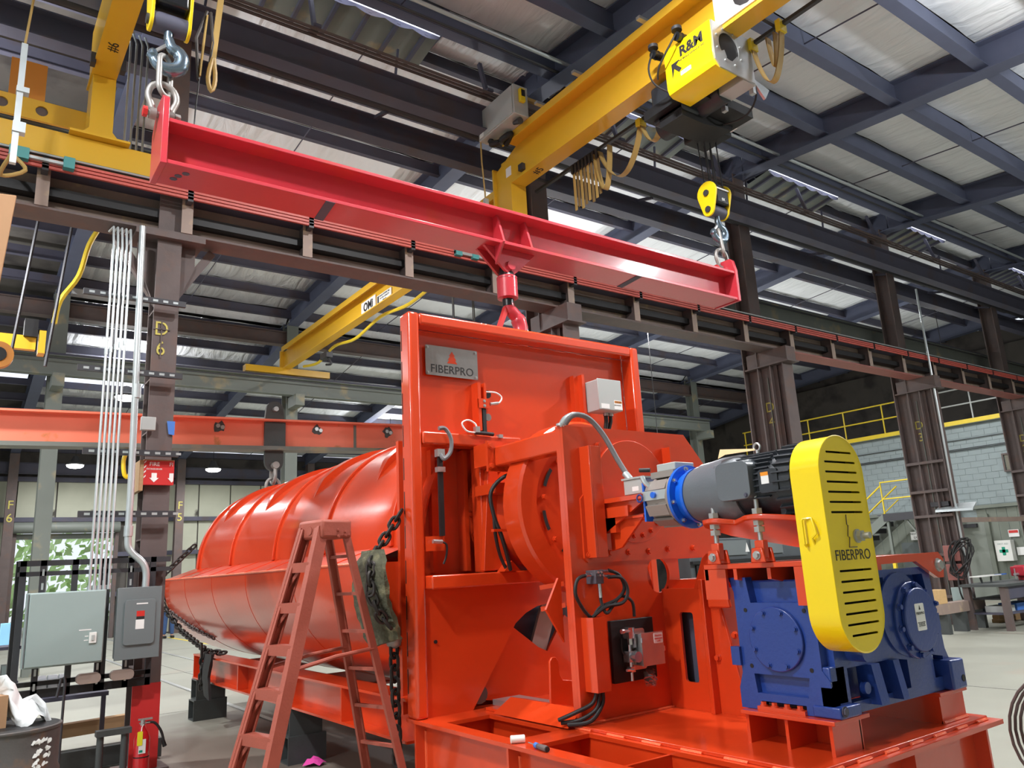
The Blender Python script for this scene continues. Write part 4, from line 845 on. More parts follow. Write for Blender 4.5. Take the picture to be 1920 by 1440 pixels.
mp('lower_plate', B().prism([(2.95, .68), (3.34, .68), (3.6, 1.03), (3.77, 1.27), (3.88, 1.345), (4.0, 1.39), (4.12, 1.405), (4.26, 1.39), (4.4, 1.33), (4.4, 1.58), (2.95, 1.58)], 'y', 5.28, 5.3))
mp('cavity', B().box(3.2, 5.3, 5.54, 5.558, .68, 1.58), 'steel_dark')
mp('rotor_guard', B().prism([(3.3, .66), (3.77, 1.27), (4.06, 1.06), (4.5, .86), (4.5, .7), (4.2, .66), (3.8, .68), (3.5, .72)], 'y', 5.38, 5.4))
mp('rotor_arm', B().bar((4.26, 5.44, 1.42), (4.08, 5.44, 1.0), .16, .03, (0, 1, 0)), 'reducer')
mp('rotor_arm', B().bar((4.5, 5.42, 1.2), (4.2, 5.42, .8), .3, .03, (0, 1, 0)))
for p_ in ((3.56, 5.278, .98), (3.03, 5.5, 1.2)): mp('plug_hole', B().cyl((p_[0], 5.378 if p_[0] > 3.5 else 5.27, p_[2]), (p_[0], 5.385, p_[2]), .014, n=10), 'black')
# sign plate
sg = mp('sign_plate', B().prism(rrect(3.065, 3.575, 3.28, 3.535, .012), 'y', 5.37, 5.376), 'plate_steel', label='brushed steel sign plate with a tree and FIBERPRO')
part('tree_cutout', B().prism([(3.32, 3.5), (3.35, 3.46), (3.337, 3.46), (3.362, 3.425), (3.348, 3.425), (3.37, 3.395), (3.27, 3.395), (3.292, 3.425), (3.278, 3.425), (3.303, 3.46), (3.29, 3.46)], 'y', 5.3685, 5.37), 'orange', sg)
part('lettering', B().text('FIBERPRO', .098, front(3.32, 5.3695, 3.335), .001), 'ink', sg)
for x, z in ((3.085, 3.515), (3.555, 3.515), (3.085, 3.3), (3.555, 3.3)): bolt(sg, (x, 5.37, z), (0, -1, 0), .009, .008, 'steel_bright')
for x, z in ((3.1, 3.5), (3.54, 3.5), (3.1, 3.32), (3.54, 3.32)): mp('sign_standoff', B().cyl((x, 5.376, z), (x, 5.4, z), .012, n=8))
# junction box on the upper plate
mp('box_bracket', B().box(4.62, 4.7, 5.34, 5.4, 2.95, 3.42).box(4.67, 4.7, 5.28, 5.4, 2.95, 3.42))
jb = mp('junction_box', B().box(4.72, 5.0, 5.13, 5.3, 3.06, 3.35), 'box_grey', bevel=.008)
part('lid', B().box(4.715, 5.005, 5.118, 5.132, 3.065, 3.355), 'box_grey', jb, bevel=.004); part('label', B().box(4.74, 4.84, 5.116, 5.118, 3.075, 3.12), 'label_white', jb)
l2 = part('warning_label', B().box(4.9, 5.0, 5.1155, 5.118, 3.075, 3.16), 'label_white', jb); part('label_band', B().box(4.905, 4.995, 5.1145, 5.1155, 3.135, 3.155), 'rust' if 'rust' in MATS else 'label_orange', l2)
part('label_print', B().text('DANGER', .02, front(4.95, 5.114, 3.145), .0005).text('HIGH VOLTAGE', .012, front(4.94, 5.1145, 3.115), .0005), 'ink', l2)
part('latch', B().box(5.005, 5.012, 5.13, 5.16, 3.3, 3.33).box(5.005, 5.012, 5.13, 5.16, 3.1, 3.13), 'steel_bright', jb)
mp('cable', B().tube([(4.88, 5.22, 3.06), (4.88, 5.22, 2.98), (4.87, 5.24, 2.85)], .02).tube([(4.94, 5.22, 3.06), (4.935, 5.22, 2.98), (4.9, 5.24, 2.85)], .018), 'rubber')
mp('cable_gland', B().cyl((4.88, 5.22, 3.03), (4.88, 5.22, 3.06), .026, n=10).cyl((4.94, 5.22, 3.03), (4.94, 5.22, 3.06), .026, n=10), 'steel_bright')
# sensor brackets
sb = mp('sensor_bracket', B().box(3.52, 3.55, 5.3, 5.4, 2.83, 3.24).box(3.585, 3.605, 5.3, 5.4, 3.05, 3.24).box(3.52, 3.62, 5.29, 5.31, 3.02, 3.1))
part('black_strip', B().box(3.56, 3.595, 5.3, 5.34, 2.78, 3.02), 'black', sb); part('mirror', B().prism(circ(3.66, 3.16, .035, 12), 'y', 5.36, 5.37), 'black_gloss', sb); part('mirror', B().prism(circ(3.655, 2.96, .032, 12), 'y', 5.36, 5.37), 'plate_steel', sb)
for z in (3.04, 3.08): bolt(sb, (3.575, 5.29, z), (0, -1, 0), .01, .008, 'steel_bright')
part('prox_sensor', B().cyl((3.64, 5.3, 3.06), (3.72, 5.3, 3.075), .014, n=10), 'steel_bright', sb); part('sensor_lead', B().tube([(3.62, 5.33, 3.17), (3.7, 5.3, 3.165), (3.76, 5.3, 3.13), (3.74, 5.3, 3.085), (3.71, 5.3, 3.075)], .007, 6, smooth=4), 'label_white', sb)
part('prox_sensor', B().cyl((3.42, 5.22, 2.79), (3.6, 5.22, 2.785), .016, n=10), 'black', sb); part('sensor_lead', B().tube([(3.42, 5.22, 2.79), (3.34, 5.22, 2.8), (3.3, 5.22, 2.86), (3.36, 5.22, 2.89), (3.43, 5.22, 2.86), (3.44, 5.22, 2.81)], .007, 6, smooth=4), 'label_white', sb)
part('clamp', B().box(3.42, 3.46, 5.2, 5.24, 2.79, 2.84).box(3.66, 3.7, 5.22, 5.26, 2.76, 2.79), 'steel_bright', sb)
s2 = mp('side_strip', B().box(3.075, 3.11, 5.22, 5.25, 1.97, 2.6), 'black', label='black strip with sensors at the left opening')
part('clip', B().box(3.06, 3.125, 5.21, 5.26, 2.58, 2.64).box(3.06, 3.125, 5.21, 5.26, 2.46, 2.5), 'steel_bright', s2)
part('plate', B().box(2.96, 3.12, 5.25, 5.27, 1.86, 1.97), 'orange', s2); part('prox_sensor', B().cyl((3.0, 5.22, 1.93), (3.08, 5.22, 1.925), .016, n=10), 'steel_bright', s2)
part('sensor_lead', B().tube([(3.08, 5.22, 1.925), (3.12, 5.22, 1.9), (3.12, 5.23, 1.82), (3.1, 5.24, 1.76)], .008, 6, smooth=4), 'black', s2)
part('conduit', B().tube([(3.09, 5.22, 2.6), (3.11, 5.2, 2.56), (3.17, 5.2, 2.62), (3.18, 5.2, 2.72), (3.13, 5.2, 2.8), (3.07, 5.2, 2.8)], .017, 8, smooth=5), 'hose_grey', s2)
# main bearing hub and big wheel between frame and support plate
hc = (4.03, 2.15)
hb_ = mp('bearing_housing', B().lathe((hc[0], 5.56, hc[1]), (0, -1, 0), [(0, .56), (.1, .56), (.12, .5), (.3, .46), (.55, .4), (.8, .4)], 36))
for i in range(20):
    a = i*2*PI/20; bolt(hb_, (hc[0]+.53*math.cos(a), 5.455, hc[1]+.53*math.sin(a)), (0, -1, 0), .02, .025)
wh = mp('big_wheel', B().lathe((hc[0], 4.82, hc[1]), (0, -1, 0), [(0, .6), (.02, .66), (.2, .66), (.22, .64), (.225, .5), (.2, .49), (.2, .1)], 56), bevel=0)
for i in range(8):
    a0 = i*PI/4+.1; b = B(); vs = []
    for j in range(6):
        a = a0+j*.07
        for r in (.41, .44): vs.append((hc[0]+r*math.cos(a), 4.612, hc[1]+r*math.sin(a)))
    part('slot', b.add(vs, [(2*j, 2*j+1, 2*j+3, 2*j+2) for j in range(5)]), 'black', wh)
    a = a0+.55; bolt(wh, (hc[0]+.42*math.cos(a), 4.61, hc[1]+.42*math.sin(a)), (0, -1, 0), .018, .02)
mp('hub_bracket', B().box(3.45, 3.62, 5.0, 5.3, 2.28, 2.36)); mp('hose_clip', B().box(3.4, 3.6, 4.98, 5.02, 1.98, 2.0))
mp('grease_hose', B().tube([(3.62, 4.85, 2.42), (3.5, 4.95, 2.4), (3.4, 5.0, 2.28), (3.42, 5.0, 2.1), (3.48, 5.0, 1.95), (3.56, 5.05, 1.8), (3.62, 5.1, 1.69)], .016, 8, smooth=5).tube([(3.42, 5.0, 2.1), (3.44, 5.02, 1.95), (3.53, 5.1, 1.8), (3.6, 5.12, 1.69)], .014, 8, smooth=5), 'rubber')
mp('hose_boss', B().prism([(3.56, 1.68), (3.72, 1.68), (3.64, 1.76)], 'y', 5.1, 5.2))
# arm from the frame to the support plate
am = mp('arm_tube', B().box(3.42, 3.54, 4.127, 4.96, 2.475, 2.632), bevel=.014)
part('end_flange', B().box(3.36, 3.56, 4.96, 4.985, 2.44, 2.68), 'orange', am); part('stub', B().box(3.42, 3.54, 4.985, 5.25, 2.5, 2.68), 'orange', am)
for z in (2.48, 2.64): bolt(am, (3.385, 4.955, z), (0, -1, 0), .02, .022); bolt(am, (3.535, 4.955, z), (0, -1, 0), .02, .022)
# support plate
sp_ = mp('support_plate', B().prism([(3.41, .7), (4.9, .7), (4.9, 2.36), (4.64, 2.65), (3.41, 2.65)], 'y', 4.1, 4.125,
        [rrect(4.44, 4.78, 1.525, 1.705, .006, 2), [(4.22+.115*math.cos(a), 1.6+.125*math.sin(a)) for a in [i*2*PI/24 for i in range(24)]]]))
part('edge_flange', B().box(3.41, 3.425, 4.126, 4.175, .7, 2.65), 'orange', sp_); part('top_flange', B().box(3.426, 4.64, 4.126, 4.175, 2.635, 2.65), 'orange', sp_)
part('doubler', B().prism([(3.55, 1.71), (4.9, 1.71), (4.9, 2.1), (4.6, 2.17), (3.55, 2.17), (3.52, 2.14), (3.52, 1.74)], 'y', 4.085, 4.1), 'orange', sp_)
part('hole_web', B().prism([(4.1, 1.66), (4.2, 1.71), (4.26, 1.5), (4.24, 1.48), (4.12, 1.6)], 'y', 4.2, 4.22), 'orange', sp_)
part('ring', B().prism(circ(4.02, 2.2, .37, 40), 'y', 4.078, 4.1), 'orange', sp_, bevel=.003)
for i in range(22):
    a = i*2*PI/22+.05
    if 0.4 < a < 2.9: continue
    bolt(sp_, (4.02+.32*math.cos(a), 4.078, 2.2+.32*math.sin(a)), (0, -1, 0), .016, .02)
for x, z in ((3.56, 1.76), (3.75, 1.77), (3.93, 1.77), (4.13, 1.77), (4.33, 1.78), (4.6, 1.78), (4.44, 2.45), (4.43, 2.3), (3.72, 2.52)): bolt(sp_, (x, 4.085, z), (0, -1, 0), .018, .022)
part('angle_bar', B().box(3.55, 3.57, 4.0, 4.1, 1.74, 2.5).box(3.57, 3.66, 4.0, 4.015, 1.74, 2.5), 'orange', sp_, bevel=.003); part('angle_bar', B().box(4.38, 4.4, 4.02, 4.1, 2.26, 2.53).box(4.4, 4.5, 4.02, 4.035, 2.26, 2.53), 'orange', sp_)
part('bracket', B().prism([(3.68, 2.0), (4.1, 2.05), (4.1, 2.1), (3.68, 2.07)], 'y', 3.8, 4.06).prism([(3.7, 1.9), (3.74, 1.9), (3.74, 2.03), (3.7, 2.03)], 'y', 3.95, 4.06), 'orange', sp_)
part('motor_bracket', B().prism([(3.72, 4.06), (3.72, 3.7), (4.1, 3.7), (4.1, 4.06)], 'z', 1.985, 2.0).prism([(4.05, 1.78), (4.05, 1.99), (3.72, 1.99), (3.95, 1.8)], 'x', 3.74, 3.76), 'orange', sp_)
part('weld_bead', B().tube([(3.42, 4.09, .705), (4.88, 4.09, .705)], .01, 6), 'weld', sp_)
mp('rear_gusset', B().prism([(4.2, 1.3), (4.2, .72), (4.9, .72)], 'x', 4.88, 4.9).box(4.6, 4.62, 4.12, 4.7, 1.75, 2.3))
for x, y, z in ((3.5, 4.3, 1.56), (3.46, 4.25, 1.42)): mp('step_peg', B().bar((x-.12, y+.12, z), (x, y, z+.02), .02, .03))
mp('angle_plate', B().prism([(3.3, 1.42), (3.42, 1.62), (3.44, 1.62), (3.44, 1.2)], 'y', 4.26, 4.28))
# hose cover, valve panel
hv = mp('hose_cover', B().box(3.46, 3.575, 3.98, 4.0, .9, 1.36).box(3.46, 3.475, 4.0, 4.1, .9, 1.36).box(3.56, 3.575, 4.0, 4.1, .9, 1.36))
mp('grease_line', B().tube([(3.5, 4.05, 1.36), (3.44, 4.05, 1.42), (3.37, 4.03, 1.52), (3.4, 4.03, 1.61), (3.5, 4.04, 1.63)], .012, 8, smooth=5).tube([(3.52, 4.04, 1.36), (3.58, 4.03, 1.42), (3.7, 4.0, 1.46), (3.78, 4.0, 1.53), (3.74, 4.0, 1.62), (3.66, 4.02, 1.655)], .012, 8, smooth=5)
   .tube([(3.5, 4.03, 1.36), (3.6, 4.0, 1.42), (3.74, 3.98, 1.44), (3.79, 3.98, 1.52), (3.74, 3.98, 1.6), (3.64, 4.0, 1.61)], .012, 8, smooth=5).tube([(3.58, 4.03, 1.57), (3.58, 4.02, 1.45), (3.6, 4.0, 1.38), (3.66, 4.0, 1.42), (3.74, 4.0, 1.48), (3.83, 3.99, 1.44), (3.84, 3.99, 1.34)], .011, 8, smooth=5), 'rubber')
mf = mp('manifold', B().box(3.53, 3.6, 4.0, 4.1, 1.57, 1.66), 'steel_dark', bevel=.004)
for p_, q_ in (((3.6, 4.03, 1.65), (3.68, 4.02, 1.65)), ((3.6, 4.03, 1.615), (3.67, 4.02, 1.615)), ((3.53, 4.03, 1.63), (3.47, 4.03, 1.63)), ((3.575, 4.02, 1.57), (3.578, 4.02, 1.48))): part('fitting', B().cyl(p_, q_, .012, n=8), 'chrome', mf)
for i in range(4): part('knob', B().cyl((3.545+.014*i, 4.0, 1.645-.02*(i % 2)), (3.545+.014*i, 3.985, 1.645-.02*(i % 2)), .008, n=8), 'chrome', mf)
mp('grease_line', B().tube([(3.5, 4.04, .9), (3.47, 4.06, .83), (3.36, 4.12, .78), (3.3, 4.2, .74)], .013, 8, smooth=5).tube([(3.52, 4.04, .9), (3.5, 4.05, .8), (3.4, 4.1, .74), (3.32, 4.2, .72)], .013, 8, smooth=5).tube([(3.55, 4.04, .9), (3.54, 4.04, .82), (3.44, 4.05, .73), (3.34, 4.16, .71)], .013, 8, smooth=5), 'rubber')
vp = mp('valve_panel', B().box(3.69, 4.09, 4.07, 4.1, .92, 1.32), 'black', bevel=.004, label='black plate with chrome valves and a steel box')
part('valve_stack', B().cyl((3.81, 4.03, .93), (3.81, 4.03, 1.25), .012, n=10).box(3.785, 3.835, 4.0, 4.06, 1.2, 1.27).cyl((3.81, 4.0, 1.085), (3.81, 3.95, 1.085), .035, n=16).box(3.775, 3.845, 4.0, 4.06, 1.05, 1.12).box(3.79, 3.83, 4.01, 4.05, .985, 1.02).cyl((3.81, 4.02, 1.16), (3.81, 4.02, 1.2), .018, n=6), 'chrome', vp)
part('valve_lever', B().cyl((3.81, 4.01, 1.0), (3.74, 4.0, 1.005), .009, n=8).cyl((3.8, 4.01, 1.25), (3.74, 4.0, 1.252), .011, n=8).cyl((3.72, 4.0, 1.252), (3.74, 4.0, 1.252), .016, n=10).cyl((3.83, 4.0, 1.2), (3.83, 4.0, 1.27), .007, n=8).box(3.83, 3.845, 4.0, 4.02, 1.14, 1.2), 'chrome', vp)
part('gauge_lead', B().tube([(3.77, 4.06, 1.2), (3.76, 4.05, 1.12), (3.8, 4.05, 1.09), (3.86, 4.03, 1.13)], .005, 6, smooth=4), 'rubber', vp)
ss = mp('steel_box', B().box(3.865, 4.06, 3.97, 4.05, 1.02, 1.225), 'stainless', bevel=.004, label='stainless control box with red and white sticker')
part('mounting_flange', B().prism(rrect(3.85, 3.98, .99, 1.255, .02), 'y', 4.05, 4.065), 'stainless', ss); part('lid', B().box(3.86, 4.065, 3.96, 3.97, 1.018, 1.23), 'stainless', ss)
k1 = part('sticker', B().prism(rrect(3.975, 4.06, 1.155, 1.222, .008), 'y', 3.9585, 3.96), 'label_white', ss); part('sticker_print', B().text('Absolute', .018, front(4.017, 3.958, 1.205), .0004).text('LUBE', .016, front(4.017, 3.958, 1.17), .0004).box(3.98, 4.055, 3.9575, 3.9585, 1.182, 1.188), 'label_red', k1)
part('latch', B().box(4.065, 4.075, 3.96, 3.98, 1.1, 1.13), 'chrome', ss); part('hinge', B().cyl((3.86, 3.96, 1.17), (3.86, 3.96, 1.2), .006, n=8), 'chrome', ss)
rr = random.Random(4); bb_ = B(); vs = []
for i in range(7):
    for j in range(7): vs.append((3.93+.1*i/6+rr.uniform(-.012, .012), 4.04-.05*math.sin(PI*i/6)*math.sin(PI*j/6)+rr.uniform(-.02, .02), .88+.1*j/6+rr.uniform(-.012, .012)))
mp('plastic_bag', bb_.add(vs, [(i*7+j, i*7+7+j, i*7+8+j, i*7+j+1) for i in range(6) for j in range(6)]), 'glass', label='crumpled clear plastic bag hanging under the steel box', ang=10)
# front finger bracket and sloped guard left of the support plate
mp('finger_bracket', B().prism([(3.46, .72), (3.475, 1.06), (3.495, 1.085), (3.53, 1.085), (3.55, 1.06), (3.555, .97), (3.58, .93), (3.76, .9), (3.76, .72)], 'y', 4.48, 4.5), bevel=.004)
mp('sloped_guard', B().add([(3.33, 4.15, .69), (3.33, 5.0, .69), (3.46, 4.95, .79), (3.46, 4.15, .79), (3.6, 4.95, .76), (3.6, 4.15, .76)], [(0, 1, 2, 3), (3, 2, 4, 5)]))
mp('highlight_strip', B().box(3.5, 3.75, 4.55, 5.25, .70, .74), 'steel_bright'); mp('cavity_stop', B().prism(circ(3.42, .78, .07, 14), 'y', 5.3, 5.34), 'steel_brown')  # bright strip near the finger bracket stands in for a reflection
# base frame with two pits
bs = mp('base_frame', B().prism([(2.85, 2.36), (5.2, 2.36), (5.2, 5.42), (2.85, 5.42)], 'z', .655, .68, [[(2.96, 4.2), (3.32, 4.2), (3.32, 5.03), (2.96, 5.03)], [(2.96, 2.55), (3.36, 2.55), (3.36, 3.98), (2.96, 3.98)]]))
part('side_web', B().box(2.935, 2.95, 2.45, 5.4, .02, .655), 'orange', bs); part('inner_web', B().box(3.37, 3.385, 2.45, 5.4, .02, .655), 'orange', bs); part('front_web', B().box(2.9, 5.15, 2.45, 2.465, .02, .655), 'orange', bs); part('right_web', B().box(5.12, 5.135, 2.45, 5.4, .02, .655), 'orange', bs)
part('pit_wall', B().box(2.95, 3.37, 4.08, 4.1, .02, .655), 'orange', bs); part('pit_wall', B().box(2.95, 3.37, 5.1, 5.12, .02, .655), 'orange', bs); part('pit_wall', B().box(2.95, 3.37, 3.3, 3.32, .02, .655), 'orange', bs); part('pit_floor', B().box(2.95, 3.37, 2.5, 5.4, .02, .04), 'orange', bs)
part('bottom_flange', B().box(2.85, 5.2, 2.36, 5.42, 0, .02), 'orange', bs)
for y in (5.3, 4.15, 3.1): part('side_rib', B().box(2.855, 2.935, y-.01, y+.01, .02, .655), 'orange', bs); part('rib_weld', B().box(2.925, 2.937, y-.03, y-.012, .2, .6), 'weld', bs)
for x in (3.38, 4.2, 5.0): part('front_rib', B().box(x-.01, x+.01, 2.37, 2.45, .02, .655), 'orange', bs)
dk = mp('deck_plate', B().prism([(3.4, 2.42), (5.14, 2.42), (5.14, 5.2), (3.4, 5.2)], 'z', .68, .702), bevel=.004)
for i in range(9): part('stitch_weld', B().tube([(3.397, 2.5+.3*i, .684), (3.397, 2.65+.3*i, .684)], .01, 6), 'weld', dk)
for i in range(7): part('stitch_weld', B().tube([(3.5+.25*i, 2.416, .684), (3.62+.25*i, 2.416, .684)], .01, 6), 'weld', dk)
# bearing support box right of the valve panel
bxs = mp('bearing_stand', B().prism([(3.72, .7), (4.1, .7), (4.1, 1.5), (3.72, 1.5)], 'x', 4.24, 4.26, [rrect(3.83, 3.95, .88, 1.34, .02, 3)]))
part('inside', B().box(4.34, 4.35, 3.74, 4.1, .72, 1.46), 'steel_dark', bxs); part('front_face', B().box(4.26, 4.7, 3.7, 3.72, .7, 1.5), 'orange', bxs)
part('flange_strip', B().box(4.2, 4.3, 3.685, 3.72, .7, 1.56), 'orange', bxs, bevel=.004); part('gusset', B().prism([(3.45, .7), (3.685, .7), (3.685, 1.47), (3.66, 1.5), (3.62, 1.48)], 'x', 4.26, 4.28), 'orange', bxs, bevel=.003)
part('top_plate', B().box(4.26, 4.8, 3.72, 4.1, 1.48, 1.5), 'orange', bxs); part('ear', B().prism([(3.58, 1.44), (3.8, 1.5), (3.7, 1.7), (3.66, 1.73), (3.58, 1.73)], 'x', 4.24, 4.27), 'orange', bxs, bevel=.006)
part('clevis', B().prism([(3.5, 1.42), (3.66, 1.42), (3.66, 1.62), (3.62, 1.69), (3.52, 1.7)], 'x', 4.2, 4.23), 'orange', bxs, bevel=.008); part('clevis', B().prism([(3.42, 1.38), (3.6, 1.38), (3.6, 1.58), (3.56, 1.64), (3.46, 1.64)], 'x', 4.14, 4.17), 'orange', bxs, bevel=.008)
bolt(bxs, (4.14, 3.52, 1.56), (-1, 0, 0), .028, .035); bolt(bxs, (4.26, 3.66, 1.4), (-1, 0, 0), .018, .025); bolt(bxs, (4.26, 3.66, 1.05), (-1, 0, 0), .018, .025); bolt(bxs, (4.26, 3.5, 1.2), (-1, 0, 0), .018, .025)
part('rear_box', B().box(4.3, 4.86, 3.5, 4.09, 1.5, 1.56), 'orange', bxs)
part('coupling', B().cyl((4.5, 3.0, 1.28), (4.5, 3.44, 1.28), .2, n=28), 'orange', bxs); part('coupling_flange', B().cyl((4.5, 3.2, 1.28), (4.5, 3.24, 1.28), .26, n=28), 'orange', bxs)
# pedestals
p1 = mp('pedestal', B().box(3.68, 4.0, 2.47, 3.05, .85, .872), bevel=.003)
part('back_plate', B().box(3.94, 3.96, 2.5, 3.03, .702, .85), 'orange', p1)
for y in (2.51, 2.77, 3.02): part('web', B().box(3.70, 3.95, y-.01, y+.01, .702, .85), 'orange', p1)
part('shim_pack', B().box(3.72, 3.86, 2.66, 2.96, .872, .895), 'orange', p1)
for y in (2.7, 2.78, 2.86, 2.93): bolt(p1, (3.74, y, .895), (0, 0, 1), .016, .022)
p2 = mp('pedestal', B().box(4.74, 5.06, 2.47, 3.08, .85, .872), bevel=.003); part('body', B().box(4.76, 5.04, 2.49, 3.06, .702, .85), 'orange', p2); part('weld_bead', B().tube([(4.76, 2.487, .706), (5.04, 2.487, .706)], .012, 6), 'weld', p2)
# gearbox
gb = mp('gearbox', B().box(3.8, 4.92, 2.56, 3.02, 1.1, 1.56).box(3.8, 4.92, 2.66, 2.96, .9, 1.1), 'blue', bevel=.01, label='blue cast gearbox')
part('left_casting', B().prism([(2.5, .874), (2.66, .874), (2.66, .92), (2.94, .92), (2.94, .874), (3.08, .874), (3.08, .98), (3.05, 1.06), (3.05, 1.5), (3.08, 1.58), (2.96, 1.58), (2.94, 1.44), (2.62, 1.44), (2.6, 1.58), (2.5, 1.58), (2.5, 1.5), (2.54, 1.4), (2.54, 1.1), (2.5, 1.05)], 'x', 3.74, 3.8, [[(2.64, .96), (2.96, .96), (2.97, 1.06), (2.62, 1.06)]]), 'blue', gb)
part('pocket', B().box(3.78, 3.8, 2.62, 2.98, .94, 1.08), 'blue', gb)
c1 = part('bearing_cover', B().cyl((3.74, 2.79, 1.25), (3.72, 2.79, 1.25), .17, n=40), 'blue', gb, bevel=.005)
for i in range(8): a = i*PI/4+.39; bolt(c1, (3.72, 2.79+.148*math.cos(a), 1.25+.148*math.sin(a)), (-1, 0, 0), .011, .016, 'blue')
for y, z in ((2.6, 1.4), (2.98, 1.4), (2.6, 1.1), (2.98, 1.1)): part('bolt_hole', B().cyl((3.738, y, z), (3.742, y, z), .012, n=10), 'black', gb)
part('front_casting', B().prism([(3.74, .874), (4.98, .874), (4.98, 1.02), (4.94, 1.1), (4.9, 1.58), (3.8, 1.58), (3.8, 1.05), (3.74, 1.02)], 'y', 2.5, 2.56,
     [[(3.9, .93), (4.08, .93), (4.08, 1.1), (3.9, 1.1)], [(4.16, .93), (4.3, .93), (4.3, 1.1), (4.16, 1.1)], [(4.36, .93), (4.5, .93), (4.5, 1.08), (4.36, 1.1)], [(4.78, .95), (4.9, .95), (4.9, 1.06), (4.78, 1.08)], [(4.22, 1.42), (4.4, 1.42), (4.38, 1.54), (4.22, 1.54)], [(4.66, 1.42), (4.84, 1.42), (4.82, 1.54), (4.64, 1.54)]]), 'blue', gb)
for x0, x1, z0, z1 in ((4.08, 4.16, .9, 1.1), (4.3, 4.36, .9, 1.1)): part('rib', B().prism([(2.44, z0), (2.5, z0), (2.5, z1), (2.47, z1)], 'x', x0, x1), 'blue', gb)
part('foot', B().box(3.73, 3.92, 2.46, 2.62, .873, .93), 'blue', gb, bevel=.008); part('corner', B().box(3.745, 3.88, 2.5, 2.62, .93, 1.12), 'blue', gb, bevel=.008); part('foot', B().box(4.86, 5.02, 2.44, 2.7, .873, 1.04), 'blue', gb, bevel=.012)
bolt(gb, (3.76, 2.455, .91), (0, -1, 0), .02, .012, 'steel_dark'); part('foot_hole', B().cyl((4.98, 2.437, .93), (4.98, 2.442, .93), .02, n=12), 'black', gb)
c2 = part('bearing_cover', B().cyl((4.62, 2.5, 1.29), (4.62, 2.47, 1.29), .215, n=44).cyl((4.635, 2.47, 1.29), (4.635, 2.445, 1.29), .178, n=40), 'blue', gb, bevel=.006)
part('cover_boss', B().prism(circ(4.52, 1.33, .23, 40), 'y', 2.488, 2.5), 'blue', c2)
for i in range(10): a = i*2*PI/10+.2; bolt(c2, (4.62+.196*math.cos(a), 2.47, 1.29+.196*math.sin(a)), (0, -1, 0), .015, .022, 'blue')
lb3 = part('name_plate', B().prism(rrect(4.57, 4.67, 1.23, 1.38, .008), 'y', 2.4435, 2.445), 'label_white', c2, label='white FIBERPRO name plate')
part('name_plate_print', B().text('FIBERPRO', .021, front(4.62, 2.4428, 1.325), .0004).text('MODEL AND SERIAL\nNO PAINT HERE\nOIL TYPE ISO 220', .009, front(4.62, 2.4428, 1.265), .0003).prism([(4.61, 1.345), (4.63, 1.345), (4.62, 1.37)], 'y', 2.4425, 2.4435), 'ink', gb)
part('input_seal', B().cyl((3.79, 2.5, 1.39), (3.79, 2.44, 1.39), .12, n=28), 'blue', gb); part('side_boss', B().cyl((3.95, 2.5, 1.18), (3.95, 2.4, 1.18), .05, n=16).cyl((4.02, 2.5, .99), (4.02, 2.47, .99), .03, n=16), 'blue', gb)
part('side_ear', B().box(3.72, 3.76, 3.04, 3.1, 1.1, 1.2).box(4.9, 4.98, 2.52, 2.6, 1.2, 1.3), 'blue', gb)
for x, z in ((4.0, 1.56), (4.3, 1.56), (4.92, 1.36), (4.75, 1.13)): bolt(gb, (x, 2.5, z), (0, -1, 0), .012, .016, 'blue')
# motor platform
pf = mp('motor_platform', B().prism([(3.7, 2.5), (4.9, 2.5), (4.9, 3.1), (4.3, 3.22), (3.7, 3.22)], 'z', 1.63, 1.66), bevel=.004)
for y in (3.2, 2.99, 2.76, 2.52): part('gusset', B().prism([(3.7, 1.63), (4.4, 1.63), (4.4, 1.58), (3.82, 1.55), (3.7, 1.57)], 'y', y-.012, y+.012), 'orange', pf)
part('hanger', B().box(3.7, 3.72, 3.06, 3.22, 1.46, 1.63), 'orange', pf); part('hanger', B().box(3.7, 3.73, 2.48, 2.6, 1.43, 1.63), 'orange', pf); part('hanger', B().box(3.73, 4.0, 2.48, 2.5, 1.5, 1.63), 'orange', pf)
part('front_strip', B().prism([(3.95, 1.61), (4.58, 1.615), (4.7, 1.615), (4.93, 1.51), (5.0, 1.51), (5.03, 1.62), (4.98, 1.662), (3.95, 1.655)], 'y', 2.46, 2.485), 'orange', pf); bolt(pf, (4.95, 2.46, 1.585), (0, -1, 0), .03, .025, 'steel_bright')
for y in (3.08, 2.77):
    cl_ = part('clevis', B().prism([(y-.05, 1.66), (y+.05, 1.66), (y+.035, 1.74), (y-.035, 1.74)], 'x', 3.63, 3.645).prism([(y-.05, 1.66), (y+.05, 1.66), (y+.035, 1.74), (y-.035, 1.74)], 'x', 3.71, 3.725).box(3.655, 3.7, y-.03, y+.03, 1.68, 1.78), 'orange', pf, bevel=.006)
    bolt(cl_, (3.63, y, 1.7), (-1, 0, 0), .018, .02, 'steel_bright')
    rd = part('threaded_rod', B().cyl((3.678, y, 1.74), (3.678, y, 2.075 if y > 3 else 2.12), .0145, n=12), 'steel_bright', pf)
    for z in (1.825, 1.862, 1.925): part('nut', B().cyl((3.678, y, z), (3.678, y, z+.03), .031, n=6), 'steel_bright', rd)
so = [(3.62, 3.06), (3.635, 3.02), (3.7, 2.95), (3.66, 2.88), (3.63, 2.83), (3.62, 2.77), (3.64, 2.7), (3.7, 2.6), (3.76, 2.5), (4.35, 2.5), (4.35, 3.0), (3.95, 3.18), (3.7, 3.18), (3.64, 3.14)]
bpl = B().prism(so, 'z', 1.885, 1.917); bpl.v = [(x, y, z-(x-3.66)*.22) for x, y, z in bpl.v]; mp('motor_plate', bpl, bevel=.008)
